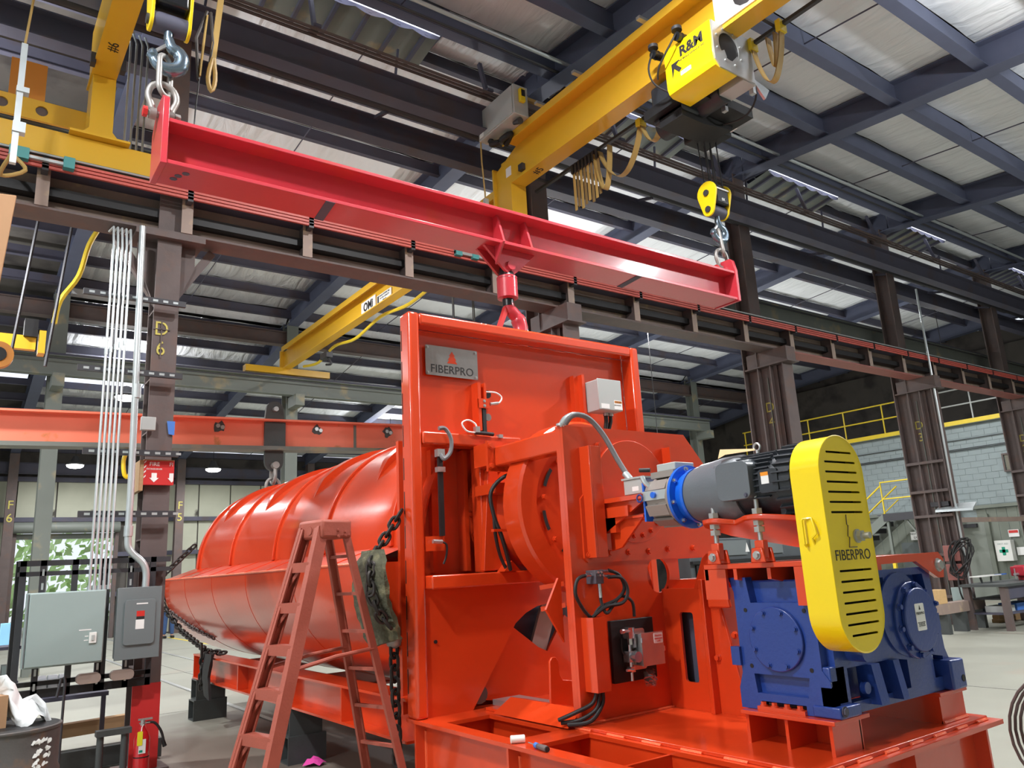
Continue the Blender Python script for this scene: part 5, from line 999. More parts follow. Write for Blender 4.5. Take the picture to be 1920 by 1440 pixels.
# gear motor
MA = (3.84, 2.085)
gm = mp('gear_motor', B().lathe((MA[0], 3.0, MA[1]), (0, -1, 0), [(0, .165), (.02, .175), (.36, .175), (.4, .165)], 40), 'motor_black', label='black and grey gear motor with silver reducer')
for i in range(36):
    a = i*2*PI/36+.05
    if 3.6 < a < 5.8: continue
    part('cooling_fin', B().bar((MA[0]+.182*math.cos(a), 2.98, MA[1]+.182*math.sin(a)), (MA[0]+.182*math.cos(a), 2.66, MA[1]+.182*math.sin(a)), .006, .03, (math.cos(a), 0, math.sin(a))), 'motor_black', gm)
part('fan_cowl', B().lathe((MA[0], 2.62, MA[1]), (0, -1, 0), [(0, .17), (.01, .195), (.1, .19), (.13, .16)], 36), 'motor_black', gm)
for i in range(26):
    a = i*2*PI/26; part('cowl_fin', B().bar((MA[0]+.2*math.cos(a), 2.62, MA[1]+.2*math.sin(a)), (MA[0]+.195*math.cos(a), 2.51, MA[1]+.195*math.sin(a)), .008, .03, (math.cos(a), 0, math.sin(a))), 'motor_black', gm)
part('adapter_cone', B().lathe((MA[0], 3.3, MA[1]), (0, -1, 0), [(0, .165), (.03, .168), (.035, .178), (.08, .18), (.085, .19), (.16, .195), (.24, .205), (.36, .205), (.4, .19)], 44), 'motor_grey', gm)
tb = part('terminal_box', B().prism(rrect(2.75, 2.98, 2.01, 2.225, .04), 'x', 3.61, 3.74), 'motor_grey', gm, bevel=.012)
part('box_neck', B().box(3.68, 3.84, 2.78, 3.08, 2.03, 2.24), 'motor_grey', gm, bevel=.03); bolt(tb, (3.61, 2.78, 2.03), (-1, 0, 0), .01, .008, 'steel_dark')
part('capacitor_box', B().prism(rrect(2.585, 2.71, 2.03, 2.16, .02), 'x', 3.64, 3.7), 'motor_black', gm, bevel=.008); part('motor_label', B().box(3.6385, 3.64, 2.64, 2.69, 2.08, 2.145), 'label_white', gm); part('label_band', B().box(3.637, 3.6385, 2.64, 2.69, 2.125, 2.145), 'label_orange', gm)
for y in (2.6, 2.9): part('motor_foot', B().box(3.74, 3.96, y, y+.06, 1.88, 1.96), 'motor_black', gm)
part('eye_bolt', B().tube([(MA[0], 2.84+.022*math.cos(a), 2.32+.022*math.sin(a)) for a in [i*2*PI/12 for i in range(12)]], .007, 8, True).cyl((MA[0], 2.84, 2.265), (MA[0], 2.84, 2.3), .012, n=8), 'steel_bright', gm)
part('paper_tag', B().add([(3.82, 2.84, 2.3), (3.72, 2.98, 2.29), (3.7, 3.02, 2.27), (3.74, 3.03, 2.33), (3.83, 2.85, 2.312)], [(0, 1, 2, 3, 4)]), 'wood_pale', gm, label='tan paper tag tied to the eye bolt')
part('blue_flange', B().lathe((MA[0], 3.4, MA[1]), (0, -1, 0), [(0, .2), (.022, .2), (.022, .15), (.075, .15), (.078, .172), (.1, .172)], 40), 'bright_blue', gm)
for i in range(8): a = i*PI/4+.2; bolt(gm, (MA[0]+.178*math.cos(a), 3.378, MA[1]+.178*math.sin(a)), (0, -1, 0), .011, .02, 'chrome')
rd = part('reducer', B().lathe((MA[0], 3.64, MA[1]), (0, -1, 0), [(0, .145), (.01, .155), (.2, .16), (.2, .185), (.24, .19)], 10), 'reducer', gm, bevel=.006)
for a in (150, 205, 240, 275): 
    ar = math.radians(a); part('reducer_rib', B().bar((MA[0]+.165*math.cos(ar), 3.62, MA[1]+.165*math.sin(ar)), (MA[0]+.17*math.cos(ar), 3.44, MA[1]+.17*math.sin(ar)), .07, .02, (math.cos(ar), 0, math.sin(ar))), 'reducer', gm)
part('port_plate', B().box(3.672, 3.69, 3.43, 3.65, 2.08, 2.14), 'galv', gm); part('blue_plug', B().cyl((3.672, 3.54, 2.11), (3.655, 3.54, 2.11), .02, n=14), 'bright_blue', gm)
part('blue_ring', B().tube([(3.66, 3.66+.024*math.cos(a), 2.1+.024*math.sin(a)) for a in [i*2*PI/14 for i in range(14)]], .006, 8, True), 'blue', gm); part('blue_end', B().box(3.69, 3.98, 3.645, 3.66, 1.95, 2.2), 'bright_blue', gm)
part('valve_box', B().box(3.74, 3.92, 3.4, 3.56, 2.26, 2.31), 'box_grey', gm, bevel=.006); part('valve_base', B().box(3.72, 3.94, 3.4, 3.6, 2.22, 2.26), 'reducer', gm); part('sensor_plug', B().cyl((3.72, 3.6, 2.28), (3.68, 3.66, 2.285), .014, n=10), 'black', gm)
part('pipe_fitting', B().tube([(3.7, 3.6, 2.17), (3.68, 3.62, 2.2), (3.68, 3.64, 2.24)], .016, 8, smooth=3), 'galv', gm)
jb2 = mp('terminal_enclosure', B().box(3.72, 3.9, 3.68, 3.86, 2.14, 2.24), 'box_grey', bevel=.005); part('lid', B().box(3.71, 3.91, 3.67, 3.87, 2.24, 2.252), 'box_grey', jb2); part('label', B().box(3.7185, 3.72, 3.72, 3.78, 2.16, 2.19), 'label_white', jb2)
mp('wire_conduit', B().tube([(3.43, 4.08, 2.66), (3.44, 4.03, 2.7), (3.5, 4.02, 2.715), (3.6, 4.02, 2.69), (3.7, 4.0, 2.58), (3.77, 3.95, 2.4), (3.8, 3.88, 2.26)], .019, 10, smooth=7), 'hose_grey')
mp('conduit_elbow', B().tube([(3.42, 4.12, 2.65), (3.425, 4.08, 2.69), (3.45, 4.04, 2.71), (3.48, 4.03, 2.715)], .022, 10, smooth=3).cyl((3.42, 4.12, 2.65), (3.42, 4.12, 2.665), .036, n=10).tube([(3.79, 3.91, 2.3), (3.8, 3.87, 2.25), (3.81, 3.86, 2.22)], .025, 10, smooth=3), 'galv')
mp('drive_shelf', B().box(3.66, 4.1, 3.64, 4.06, 2.1, 2.13).prism([(3.64, 2.1), (4.06, 2.1), (4.06, 1.9)], 'x', 3.7, 3.72))
# belt guard
GX, GR, GZ0, GZ1 = 3.79, .2, 1.4, 2.095
def stad(r): return [(GX+r*math.cos(a), GZ1+r*math.sin(a)) for a in [PI*i/20 for i in range(21)]]+[(GX+r*math.cos(a), GZ0+r*math.sin(a)) for a in [PI+PI*i/20 for i in range(21)]]
sl_ = []
for i in range(7):
    for z in (2.205-.052*i, 1.6-.052*i):
        h = .15 if 1.4 < z < 2.1 else max(.06, math.sqrt(max(.001, .2**2-(abs(z-(GZ1 if z > 2 else GZ0)))**2))-.05)
        h = min(h, .145); sl_.append(rrect(GX-h, GX+h, z-.0055, z+.0055, .005, 2))
bg = mp('belt_guard', B().prism(stad(GR), 'y', 2.298, 2.303, sl_), 'guard_yellow', label='yellow belt guard with slots and FIBERPRO lettering')
o, i_ = stad(GR), stad(GR-.004); n = len(o); b = B()
for yy in (2.3, 2.47):
    b.v += [(x, yy, z) for x, z in o]
b.f += [(k, (k+1) % n, n+(k+1) % n, n+k) for k in range(n)]
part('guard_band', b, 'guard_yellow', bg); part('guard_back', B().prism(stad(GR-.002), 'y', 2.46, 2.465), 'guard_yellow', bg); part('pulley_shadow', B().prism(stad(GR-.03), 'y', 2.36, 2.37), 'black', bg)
part('rim', B().tube([(x, 2.3, z) for x, z in stad(GR)], .004, 6, True), 'guard_yellow', bg)
part('lettering', B().text('FIBERPRO', .075, front(GX-.005, 2.297, 1.675), .0006), 'ink', bg)
part('tree_outline', B().tube([(3.77, 2.296, 1.88), (3.765, 2.296, 1.83), (3.775, 2.296, 1.825), (3.76, 2.296, 1.77), (3.775, 2.296, 1.765), (3.76, 2.296, 1.715), (3.83, 2.296, 1.715)], .0025, 6), 'steel_brown', bg)
bt = part('guard_bolt', B().cyl((3.845, 2.3, 1.77), (3.845, 2.29, 1.77), .036, n=18).cyl((3.845, 2.29, 1.77), (3.845, 2.265, 1.77), .03, n=6).cyl((3.845, 2.265, 1.77), (3.845, 2.225, 1.77), .017, n=12), 'steel_bright', bg)
part('handle', B().tube([(3.59, 2.42, 1.74), (3.575, 2.42, 1.73), (3.565, 2.42, 1.74), (3.565, 2.42, 1.86), (3.575, 2.42, 1.87), (3.59, 2.38, 1.87), (3.57, 2.36, 1.84), (3.57, 2.35, 1.79), (3.575, 2.38, 1.77), (3.59, 2.38, 1.74)], .006, 6), 'guard_yellow', bg)

# ============================================================ LEFT FOREGROUND
def tubeblock(x0, x1, y, z, lab):
    b = B().prism([(y, z), (y+.26, z), (y+.26, z+.25), (y, z+.25)], 'x', x0, x1, [[(y+.014, z+.014), (y+.246, z+.014), (y+.246, z+.236), (y+.014, z+.236)]])
    return solo('support_block', b, 'block_steel', lab, 'block', ((x0+x1)/2, y+.13, z), group='steel tube blocks under the machine')
tubeblock(2.80, 3.22, 11.15, 0, 'lower black steel tube block under the far end of the orange bed beam'); tubeblock(2.83, 3.2, 11.17, .25, 'upper black steel tube block under the far end of the orange bed beam')
tubeblock(2.82, 3.2, 7.75, 0, 'lower black steel tube block under the bed beam behind the ladder'); tubeblock(2.84, 3.17, 7.78, .25, 'upper black steel tube block under the bed beam behind the ladder')
tubeblock(5.12, 5.45, 11.15, 0, 'lower far-side tube block under the second bed beam, far end'); tubeblock(5.12, 5.45, 11.15, .25, 'upper far-side tube block under the second bed beam, far end')
tubeblock(5.12, 5.45, 7.75, 0, 'lower far-side tube block under the second bed beam, middle'); tubeblock(5.12, 5.45, 7.75, .25, 'upper far-side tube block under the second bed beam, middle')
# tie-down chains
t = thing('tie_down_chain', 'black chain tied around the far end of the orange trough', 'chain', (2.7, 12.2, .9))
chain(t, [(3.0, 12.22, 2.28), (2.62, 12.5, 1.85), (2.56, 12.48, 1.75), (2.66, 12.45, 1.42), (2.78, 11.9, 1.1), (2.83, 10.72, .88), (2.98, 10.4, .86)], .11, .013)
t = thing('tie_down_chain', 'rusty chain lying against the underside of the orange trough', 'chain', (2.8, 11.8, 1.1))
chain(t, [(2.72, 12.3, 1.36), (2.85, 11.6, 1.14), (3.02, 11.0, 1.0)], .09, .01, 'steel_brown')
t = thing('tie_down_chain', 'black chain and hook wrapped over the far end of the bed beam', 'chain', (2.8, 11, .4))
chain(t, [(2.79, 10.75, .86), (2.77, 10.74, .7), (2.77, 10.7, .42)], .09, .012)
part('hook', B().prism([(10.66, .5), (10.76, .52), (10.78, .97), (10.74, .99), (10.7, .6)], 'x', 2.76, 2.78), 'chain', t)
rr = random.Random(5)
def cloth(parent, name, L_, R_, xs, m, th=.03, n=18, w=8, amp=.03, nm='canvas', label=None):
    """ribbon between two edge curves (y,z), x along xs"""
    def cr_(pts, t_):
        k = t_*(len(pts)-1); i = min(int(k), len(pts)-2); f = k-i; return tuple(a+(b-a)*f for a, b in zip(pts[i], pts[i+1]))
    vs = []
    for s_ in (0, 1):
        for i in range(n+1):
            l, r_, x = cr_(L_, i/n), cr_(R_, i/n), cr_([(q,) for q in xs], i/n)[0]
            for j in range(w+1):
                f = j/w; vs.append((x-s_*th-amp*math.sin(PI*f)*.8+rr.uniform(-amp, amp)*.35, l[0]+(r_[0]-l[0])*f+rr.uniform(-1, 1)*amp*.15, l[1]+(r_[1]-l[1])*f))
    m_ = w+1; o = (n+1)*m_; fs = []
    for i in range(n):
        for j in range(w):
            a = i*m_+j; fs += [(a, a+1, a+m_+1, a+m_), (o+a, o+a+1, o+a+m_+1, o+a+m_)]
        fs += [(i*m_, (i+1)*m_, o+(i+1)*m_, o+i*m_), (i*m_+w, (i+1)*m_+w, o+(i+1)*m_+w, o+i*m_+w)]
    for j in range(w): fs += [(j, j+1, o+j+1, o+j), (n*m_+j, n*m_+j+1, o+n*m_+j+1, o+n*m_+j)]
    return B().add(vs, fs)
CX = [2.6, 2.55, 2.58, 2.64, 2.69, 2.73]
def on28(x, y, z): return (y*x/2.8, 1.7+(z-1.7)*x/2.8)
cb = cloth(None, 'canvas', [on28(x, y, z) for x, (y, z) in zip(CX, [(5.96, 1.9), (6.14, 1.76), (6.17, 1.57), (6.07, 1.38), (5.97, 1.25), (5.86, 1.15)])], [on28(x, y, z) for x, (y, z) in zip(CX, [(5.62, 1.9), (5.6, 1.74), (5.56, 1.56), (5.48, 1.42), (5.4, 1.33), (5.36, 1.24)])], CX, 'canvas')
solo('canvas_pad', cb, 'canvas', 'shaggy grey-green canvas pad hung over the chain beside the orange frame', 'pad', (2.62, 5.45, 1.15))
cb2 = cloth(None, 'pad', [(10.74, .86), (10.72, .6), (10.55, .4)], [(10.4, .86), (10.42, .6), (10.3, .34)], [2.83, 2.8, 2.79], 'canvas', n=8, w=5, amp=.015)
solo('rubber_pad', cb2, 'rubber', 'dark folded pad over the far end of the bed beam, under the chain', 'pad', (2.8, 10.5, .3))
t = thing('tie_down_chain', 'black chain running from the orange frame over the canvas pad', 'chain', (2.7, 5.6, 1.2))
chain(t, [(2.82, 5.38, 2.17), (2.64, 5.4, 1.9), (2.5, 5.25, 1.78), (2.48, 5.22, 1.58), (2.55, 5.2, 1.42), (2.66, 5.22, 1.3)], .1, .013)
t = thing('hanging_chain', 'heavy black chain hanging straight down from a round steel head beside the frame', 'chain', (2.78, 5.46, .3))
chain(t, [(2.78, 5.46, 1.2), (2.79, 5.45, .32)], .115, .014); part('ball_head', B().lathe((2.78, 5.46, 1.17), (0, 0, 1), [(0, .02), (.02, .05), (.05, .06), (.08, .05), (.1, .02)], 18), 'shackle', t)
solo('rag', (lambda b: b.add([(3.02+.11*math.cos(a)*r*rr.uniform(.7, 1.2), 7.58+.09*math.sin(a)*r*rr.uniform(.7, 1.2), .01+.06*(1-r)+rr.uniform(0, .03)) for r in (.25, .6, 1) for a in [i*PI/6 for i in range(12)]],
     [(j*12+i, j*12+(i+1) % 12, (j+1)*12+(i+1) % 12, (j+1)*12+i) for j in range(2) for i in range(12)]+[tuple(range(12))]))(B()), 'rag_pink', 'crumpled pink rag on the floor behind the ladder', 'rag', (3.02, 7.58, 0), ang=180)

solo('web_sling', B().tube([(2.02, 12.3, 3.66), (1.98, 12.28, 3.5), (2.0, 12.26, 3.3), (2.06, 12.26, 3.28), (2.1, 12.28, 3.48), (2.06, 12.3, 3.66)], .03, 8, smooth=4), 'hook_yellow', 'yellow sling bundle hanging under the far orange lifting beam', 'sling')
# step ladder
ld = thing('step_ladder', 'orange-red fibreglass step ladder standing open in front of the drum', 'ladder', (2.2, 5.34, 0))
C0 = V((2.2, 5.34, 2.07)); SD = V((-.243, .97, 0)).normalized(); DD = V((.97, .243, 0)).normalized()
STEP = .262
def lp(side, k, fr_):    # point on a rail: k steps below the cap, side -1 (near) / +1 (far)
    z = -STEP*k; w_ = .105+.0155*k
    return C0 + (DD*(-(.1+.078*k)) if fr_ else DD*(.07+.066*k)) + SD*side*w_ + V((0, 0, z))
part('top_cap', B().add([C0+DD*a+SD*b+V((0, 0, c)) for c in (-.1, .03) for a, b in ((-.14, -.14), (.12, -.14), (.12, .14), (-.14, .14))], [(0, 3, 2, 1), (4, 5, 6, 7), (0, 1, 5, 4), (1, 2, 6, 5), (2, 3, 7, 6), (3, 0, 4, 7)]), 'ladder', ld, bevel=.02)
for a, b in ((.06, -.06), (.06, .02), (.0, -.09), (.0, .06)): bolt(ld, C0+DD*a+SD*(-.141)+V((0, 0, -.06+b*.3)), -SD, .009, .008, 'ladder')
KB = 7.9
for side in (-1, 1):
    p0, p1 = lp(side, .1, True), lp(side, KB, True)
    part('front_rail', B().bar(p0, p1, .028, .085, DD).bar(p0+DD*.035-SD*side*.018, p1+DD*.035-SD*side*.018, .045, .012, DD).bar(p0-DD*.035-SD*side*.018, p1-DD*.035-SD*side*.018, .045, .012, DD), 'ladder', ld)
    q0, q1 = lp(side, .2, False), lp(side, KB, False)
    part('rear_rail', B().bar(q0, q1, .024, .055, DD).bar(q0+DD*.022-SD*side*.014, q1+DD*.022-SD*side*.014, .034, .01, DD), 'ladder', ld)
    part('spreader_bar', B().tube([lp(side, 3.55, True), (lp(side, 3.5, True)+lp(side, 3.4, False))/2+V((0, 0, .02)), lp(side, 3.3, False)], .014, 8), 'ladder', ld)
    part('foot', B().bar(lp(side, KB-.1, True), lp(side, KB, True)-V((0, 0, .0)), .05, .1, DD), 'rubber', ld)
for k in range(1, 8):
    a, c = lp(-1, k, True), lp(1, k, True)
    st = part('step', B().bar(a, c, .085, .012).bar(a-DD*.04-V((0, 0, .03)), c-DD*.04-V((0, 0, .03)), .01, .06).bar(a+DD*.04-V((0, 0, .02)), c+DD*.04-V((0, 0, .02)), .01, .04), 'ladder', ld)
    for side in (-1, 1):
        e = lp(side, k, True); part('step_brace', B().bar(e-SD*side*.1-V((0, 0, .01)), lp(side, k+.55, True)-SD*side*.01, .012, .02), 'ladder', st)
    part('rung', B().bar(lp(-1, k-.15, False), lp(1, k-.15, False), .03, .022), 'ladder', ld)
part('badge', B().prism([(0, 0)]+[], 'y', 0, 0) if False else B().cyl(C0+DD*(-.141)+V((0, 0, -.04)), C0+DD*(-.145)+V((0, 0, -.04)), .03, n=16), 'ladder', ld)

# electrical rack beside column D6
rk = thing('strut_rack', 'black strut frame carrying the grey electrical panels beside column D6', 'rack', (1.15, 8.5, .8))
part('channel', B().box(.56, 1.86, 8.5, 8.56, 1.95, 2.0).box(.56, 1.86, 8.5, 8.56, 1.86, 1.9), 'strut', rk); part('channel', B().box(.6, 1.72, 8.5, 8.56, .8, .87).box(.6, 1.72, 8.5, 8.56, .9, .94), 'black', rk)
for x in (.6, .76, 1.02, 1.26, 1.3, 1.5, 1.7): part('upright', B().box(x-.025, x+.025, 8.5, 8.54, .8, 2.0), 'strut', rk)
for x in (.76, 1.26, 1.5):
    for i in range(9): part('slot', B().box(x-.009, x+.009, 8.497, 8.5, .86+i*.125, .92+i*.125), 'galv', rk)
for x0, z in ((.9, 4.66), (.9, 3.86), (1.0, 3.03), (1.0, 2.42)):
    ch = part('conduit_channel', B().box(x0, 1.88, 8.46, 8.5, z-.03, z+.03), 'strut', rk)
    for i in range(9): part('slot', B().box(x0+.05+i*.1, x0+.1+i*.1, 8.457, 8.46, z-.012, z+.012), 'galv', ch)
part('back_post', B().box(.55, .6, 8.56, 8.64, .2, 2.0), 'black', rk)
pn = thing('control_cabinet', 'large light grey electrical cabinet with a small white handle', 'cabinet', (.95, 8.4, 1.07))
part('enclosure', B().box(.64, 1.27, 8.32, 8.5, 1.065, 1.71), 'panel_grey', pn, bevel=.006); part('door', B().box(.655, 1.265, 8.3, 8.32, 1.075, 1.705), 'panel_grey', pn, bevel=.008); part('hinge', B().cyl((.645, 8.31, 1.08), (.645, 8.31, 1.7), .007, n=8), 'panel_dark', pn)
hd = part('handle_plate', B().box(1.145, 1.205, 8.285, 8.3, 1.24, 1.335), 'white', pn, bevel=.003); part('handle', B().box(1.163, 1.187, 8.276, 8.285, 1.265, 1.31), 'box_grey', hd)
part('label', B().box(1.06, 1.16, 8.298, 8.3, 1.355, 1.365).box(1.11, 1.14, 8.298, 8.3, 1.3, 1.308).box(1.105, 1.14, 8.298, 8.3, 1.265, 1.273), 'label_white', pn)
bp = thing('breaker_cabinet', 'narrow dark grey breaker cabinet with red warning sticker', 'cabinet', (1.56, 8.4, 1.07))
part('enclosure', B().box(1.38, 1.74, 8.34, 8.5, 1.07, 1.71), 'panel_dark', bp, bevel=.006); part('cover', B().box(1.365, 1.755, 8.325, 8.34, 1.06, 1.715), 'panel_dark', bp, bevel=.004)
dd = part('door', B().prism(rrect(1.43, 1.7, 1.19, 1.6, .03), 'y', 8.305, 8.325), 'panel_dark', bp, bevel=.006); part('sticker', B().box(1.535, 1.605, 8.303, 8.305, 1.445, 1.495), 'label_red', dd); part('sticker', B().box(1.535, 1.605, 8.303, 8.305, 1.42, 1.443), 'ink', dd); part('sticker', B().box(1.53, 1.605, 8.303, 8.305, 1.33, 1.415), 'label_white', dd); part('sticker', B().box(1.53, 1.63, 8.303, 8.305, 1.555, 1.567), 'label_white', dd)
for i in range(5):
    x = 1.135+.041*i
    solo('conduit', B().tube([(x, 8.42, 1.71), (x, 8.42, 5.2), (x, 8.5, 5.42), (x, 8.8, 5.49)], .0125, 8).cyl((x, 8.42, 1.71), (x, 8.42, 1.75), .02, n=8).cyl((x, 8.42, 4.0+.03*i), (x, 8.42, 4.06+.03*i), .017, n=8), 'galv', ['leftmost thin galvanised conduit rising from the large grey panel', 'second thin galvanised conduit from the left above the large grey panel', 'middle thin galvanised conduit above the large grey panel', 'fourth thin galvanised conduit from the left above the large grey panel', 'thin galvanised conduit nearest the thick one above the large grey panel'][i], 'conduit', (x, 8.42, 1.71), group='thin conduits above the panel')
solo('conduit', B().tube([(1.62, 8.42, 1.71), (1.62, 8.42, 1.85), (1.58, 8.42, 1.95), (1.47, 8.42, 2.06), (1.44, 8.42, 2.18), (1.44, 8.42, 2.6)], .033, 12, smooth=4).cyl((1.44, 8.42, 2.6), (1.4, 8.42, 5.45), .033, n=12).cyl((1.44, 8.42, 3.58), (1.438, 8.42, 3.72), .042, n=12).cyl((1.44, 8.42, 2.2), (1.44, 8.42, 2.3), .042, n=12), 'galv', 'thick galvanised conduit bending into the dark grey breaker panel', 'conduit', (1.5, 8.42, 1.71))
for i in range(4): solo('conduit', B().tube([(1.26+.065*i, 9.1, 6.0), (1.26+.065*i, 9.1, 8.1), (1.22+.065*i, 9.15, 8.25)], .014, 8), 'galv', ['upper conduit nearest the yellow leg of crane #6', 'second upper conduit right of the crane #6 leg', 'third upper conduit right of the crane #6 leg', 'upper conduit nearest the left hook block'][i], 'conduit', (1.26+.065*i, 9.1, 6.0), group='conduits beside crane #6')
solo('outlet_box', B().box(1.52, 1.66, 8.54, 8.6, 3.28, 3.42), 'box_grey', 'grey square outlet box on column D6', 'box', bevel=.006)
solo('tape', B().add([(1.78, 8.615, 3.4), (1.86, 8.61, 3.4), (1.855, 8.6, 3.25), (1.8, 8.61, 3.26)], [(0, 1, 2, 3)]), 'tape_blue', 'torn piece of blue tape on column D6', 'tape')
fs_ = thing('fire_sign', 'red FIRE EXTINGUISHER sign box wrapped around column D6', 'sign', (1.7, 8.6, 2.72))
part('board', B().box(1.57, 1.86, 8.55, 8.6, 2.72, 2.97), 'sign_red', fs_); part('side_board', B().box(1.53, 1.57, 8.55, 8.95, 2.66, 2.97), 'wood', fs_); part('edge', B().box(1.57, 1.86, 8.548, 8.602, 2.966, 2.978), 'cardboard', fs_)
part('lettering', B().text('FIRE', .055, front(1.67, 8.549, 2.93)).text('FI', .055, front(1.83, 8.549, 2.93)).text('EXTINGUISHER', .022, front(1.67, 8.549, 2.88)).prism([(1.645, 2.84), (1.695, 2.84), (1.695, 2.79), (1.715, 2.79), (1.67, 2.745), (1.625, 2.79), (1.645, 2.79)], 'y', 8.546, 8.549).prism([(1.815, 2.84), (1.855, 2.84), (1.855, 2.76), (1.84, 2.745), (1.8, 2.79), (1.815, 2.79)], 'y', 8.546, 8.549), 'label_white', fs_)
part('stripe', B().prism([(1.572, 2.95), (1.59, 2.97), (1.59, 2.955), (1.572, 2.935)], 'y', 8.547, 8.549).prism([(1.572, 2.9), (1.59, 2.92), (1.59, 2.905), (1.572, 2.885)], 'y', 8.547, 8.549).prism([(1.572, 2.85), (1.59, 2.87), (1.59, 2.855), (1.572, 2.835)], 'y', 8.547, 8.549).prism([(1.572, 2.8), (1.59, 2.82), (1.59, 2.805), (1.572, 2.785)], 'y', 8.547, 8.549), 'label_white', fs_)
ex = thing('fire_extinguisher', 'red fire extinguisher with yellow tag standing at the foot of column D6', 'fire extinguisher', (1.64, 8.3, 0))
part('cylinder', B().lathe((1.64, 8.3, 0), (0, 0, 1), [(0, .06), (.01, .068), (.36, .068), (.41, .05), (.44, .028), (.47, .025)], 28), 'ext_red', ex)
part('valve', B().cyl((1.64, 8.3, .46), (1.64, 8.3, .52), .02, n=12).box(1.6, 1.72, 8.285, 8.315, .515, .53).box(1.61, 1.7, 8.288, 8.312, .485, .495), 'steel_bright', ex); part('hose', B().tube([(1.67, 8.3, .49), (1.74, 8.3, .48), (1.8, 8.3, .4), (1.83, 8.3, .3)], .012, 8, smooth=5), 'rubber', ex); part('nozzle', B().cyl((1.82, 8.3, .32), (1.84, 8.3, .26), .016, .02, 10), 'black', ex)
part('tag', B().prism(rrect(1.585, 1.63, .31, .43, .008), 'y', 8.225, 8.228), 'tag_yellow', ex); part('label', B().box(1.6, 1.66, 8.229, 8.232, .24, .36), 'label_white', ex); part('label_mark', B().box(1.605, 1.635, 8.2275, 8.229, .25, .27), 'green', ex); part('tie', B().tube([(1.62, 8.24, .42), (1.625, 8.25, .46), (1.64, 8.27, .48)], .004, 6), 'label_white', ex); part('band', B().cyl((1.64, 8.3, .2), (1.64, 8.3, .21), .0685, n=28), 'black', ex)
# barrel
bx, by = .44, 6.25
ba = thing('steel_barrel', 'dented dark steel barrel full of rubbish at the lower left corner', 'barrel', (bx, by, 0))
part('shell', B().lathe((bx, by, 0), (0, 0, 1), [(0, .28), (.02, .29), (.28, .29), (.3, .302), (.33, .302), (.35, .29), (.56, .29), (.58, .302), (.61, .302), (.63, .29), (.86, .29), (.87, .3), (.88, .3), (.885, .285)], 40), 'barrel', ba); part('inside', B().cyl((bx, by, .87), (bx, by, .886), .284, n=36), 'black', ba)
rr2 = random.Random(8)
for i in range(26):
    a = 0; px_ = bx+.16+rr2.uniform(-.05, .06); z = .72+rr2.uniform(-.09, .09); dx = px_-bx; y_ = by-math.sqrt(max(.001, .293**2-dx*dx))
    e_ = rr2.uniform(.5, 1.6); part('paint_chip', B().prism([(px_+c_[0]*e_*rr2.uniform(.6, 1.2), z+c_[1]*rr2.uniform(.6, 1.5)+c_[0]*.5) for c_ in circ(0, 0, rr2.uniform(.006, .014), 7)], 'y', y_-.004, y_+.006), 'label_white', ba)
solo('cardboard_box', B().box(.2, .42, 6.2, 6.4, .88, 1.08), 'cardboard', 'brown cardboard box sticking out of the barrel', 'box')
pb = B(); vs = []
for i in range(9):
    for j in range(9): vs.append((.36+.3*i/8+rr2.uniform(-.02, .02), 6.2+.1*math.sin(i*.9+j*.5)+.02*j, .9+.3*(j/8)*(1-i/9)+.05*math.sin(i*1.3)+rr2.uniform(-.015, .015)))
solo('plastic_sheet', pb.add(vs, [(i*9+j, i*9+9+j, i*9+10+j, i*9+j+1) for i in range(8) for j in range(8)]), 'plastic_sheet', 'crumpled white plastic sheet heaped in the barrel', 'sheet', (.5, 6.25, .9), ang=180)
solo('steel_rod', B().tube([(.89, 8.0, .84), (.915, 8.0, .99), (.935, 8.0, 1.0), (.945, 8.0, .96), (.94, 8.0, .03)], .011, 8), 'strut', 'thin steel rod with hooked top standing in front of the grey panel', 'rod', (.94, 8, .03))
for i in range(3): solo('steel_can', B().lathe((.86+.1*i, 9.5, .8), (1, 0, 0), [(0, .09), (.005, .1), (.085, .1), (.09, .09)], 24), 'silver_duct', ['left silver ring roll behind the strut rack', 'middle silver ring roll behind the strut rack', 'right silver ring roll behind the strut rack'][i], 'roll', (.9+.1*i, 9.5, .7), group='silver rolls behind the rack')
solo('shelf', B().box(.5, 1.5, 9.3, 9.8, .66, .7).box(.52, .56, 9.32, 9.36, 0, .66).box(1.44, 1.48, 9.32, 9.36, 0, .66).box(.52, .56, 9.74, 9.78, 0, .66), 'steel_dark', 'dark steel shelf behind the strut rack', 'shelf')
solo('junction_fitting', B().prism(rrect(1.08, 1.28, .88, .97, .04), 'y', 8.4, 8.48), 'runway_steel', 'left oval conduit fitting under the large grey panel', 'fitting', group='oval fittings'); solo('junction_fitting', B().prism(rrect(1.36, 1.56, .88, .97, .04), 'y', 8.4, 8.48), 'runway_steel', 'right oval conduit fitting under the breaker panel', 'fitting', group='oval fittings')
solo('timber', B().bar((.3, 9.7, .3), (1.9, 9.7, .34), .12, .13), 'wood', 'weathered brown timber lying behind column D6', 'timber'); solo('steel_channel', B().box(.3, 2.0, 9.15, 9.3, .02, .2), 'block_steel', 'dark steel channel on the floor below the timber', 'channel', bevel=.006)
st_ = thing('pipe_stand', 'small black pipe stand in front of column D6', 'stand', (1.4, 8.3, 0))
for x in (1.3, 1.5): part('leg', B().cyl((x, 8.35, 0), (x, 8.35, .45), .03, n=10), 'block_steel', st_)
part('top', B().box(1.26, 1.55, 8.3, 8.4, .42, .47), 'block_steel', st_)
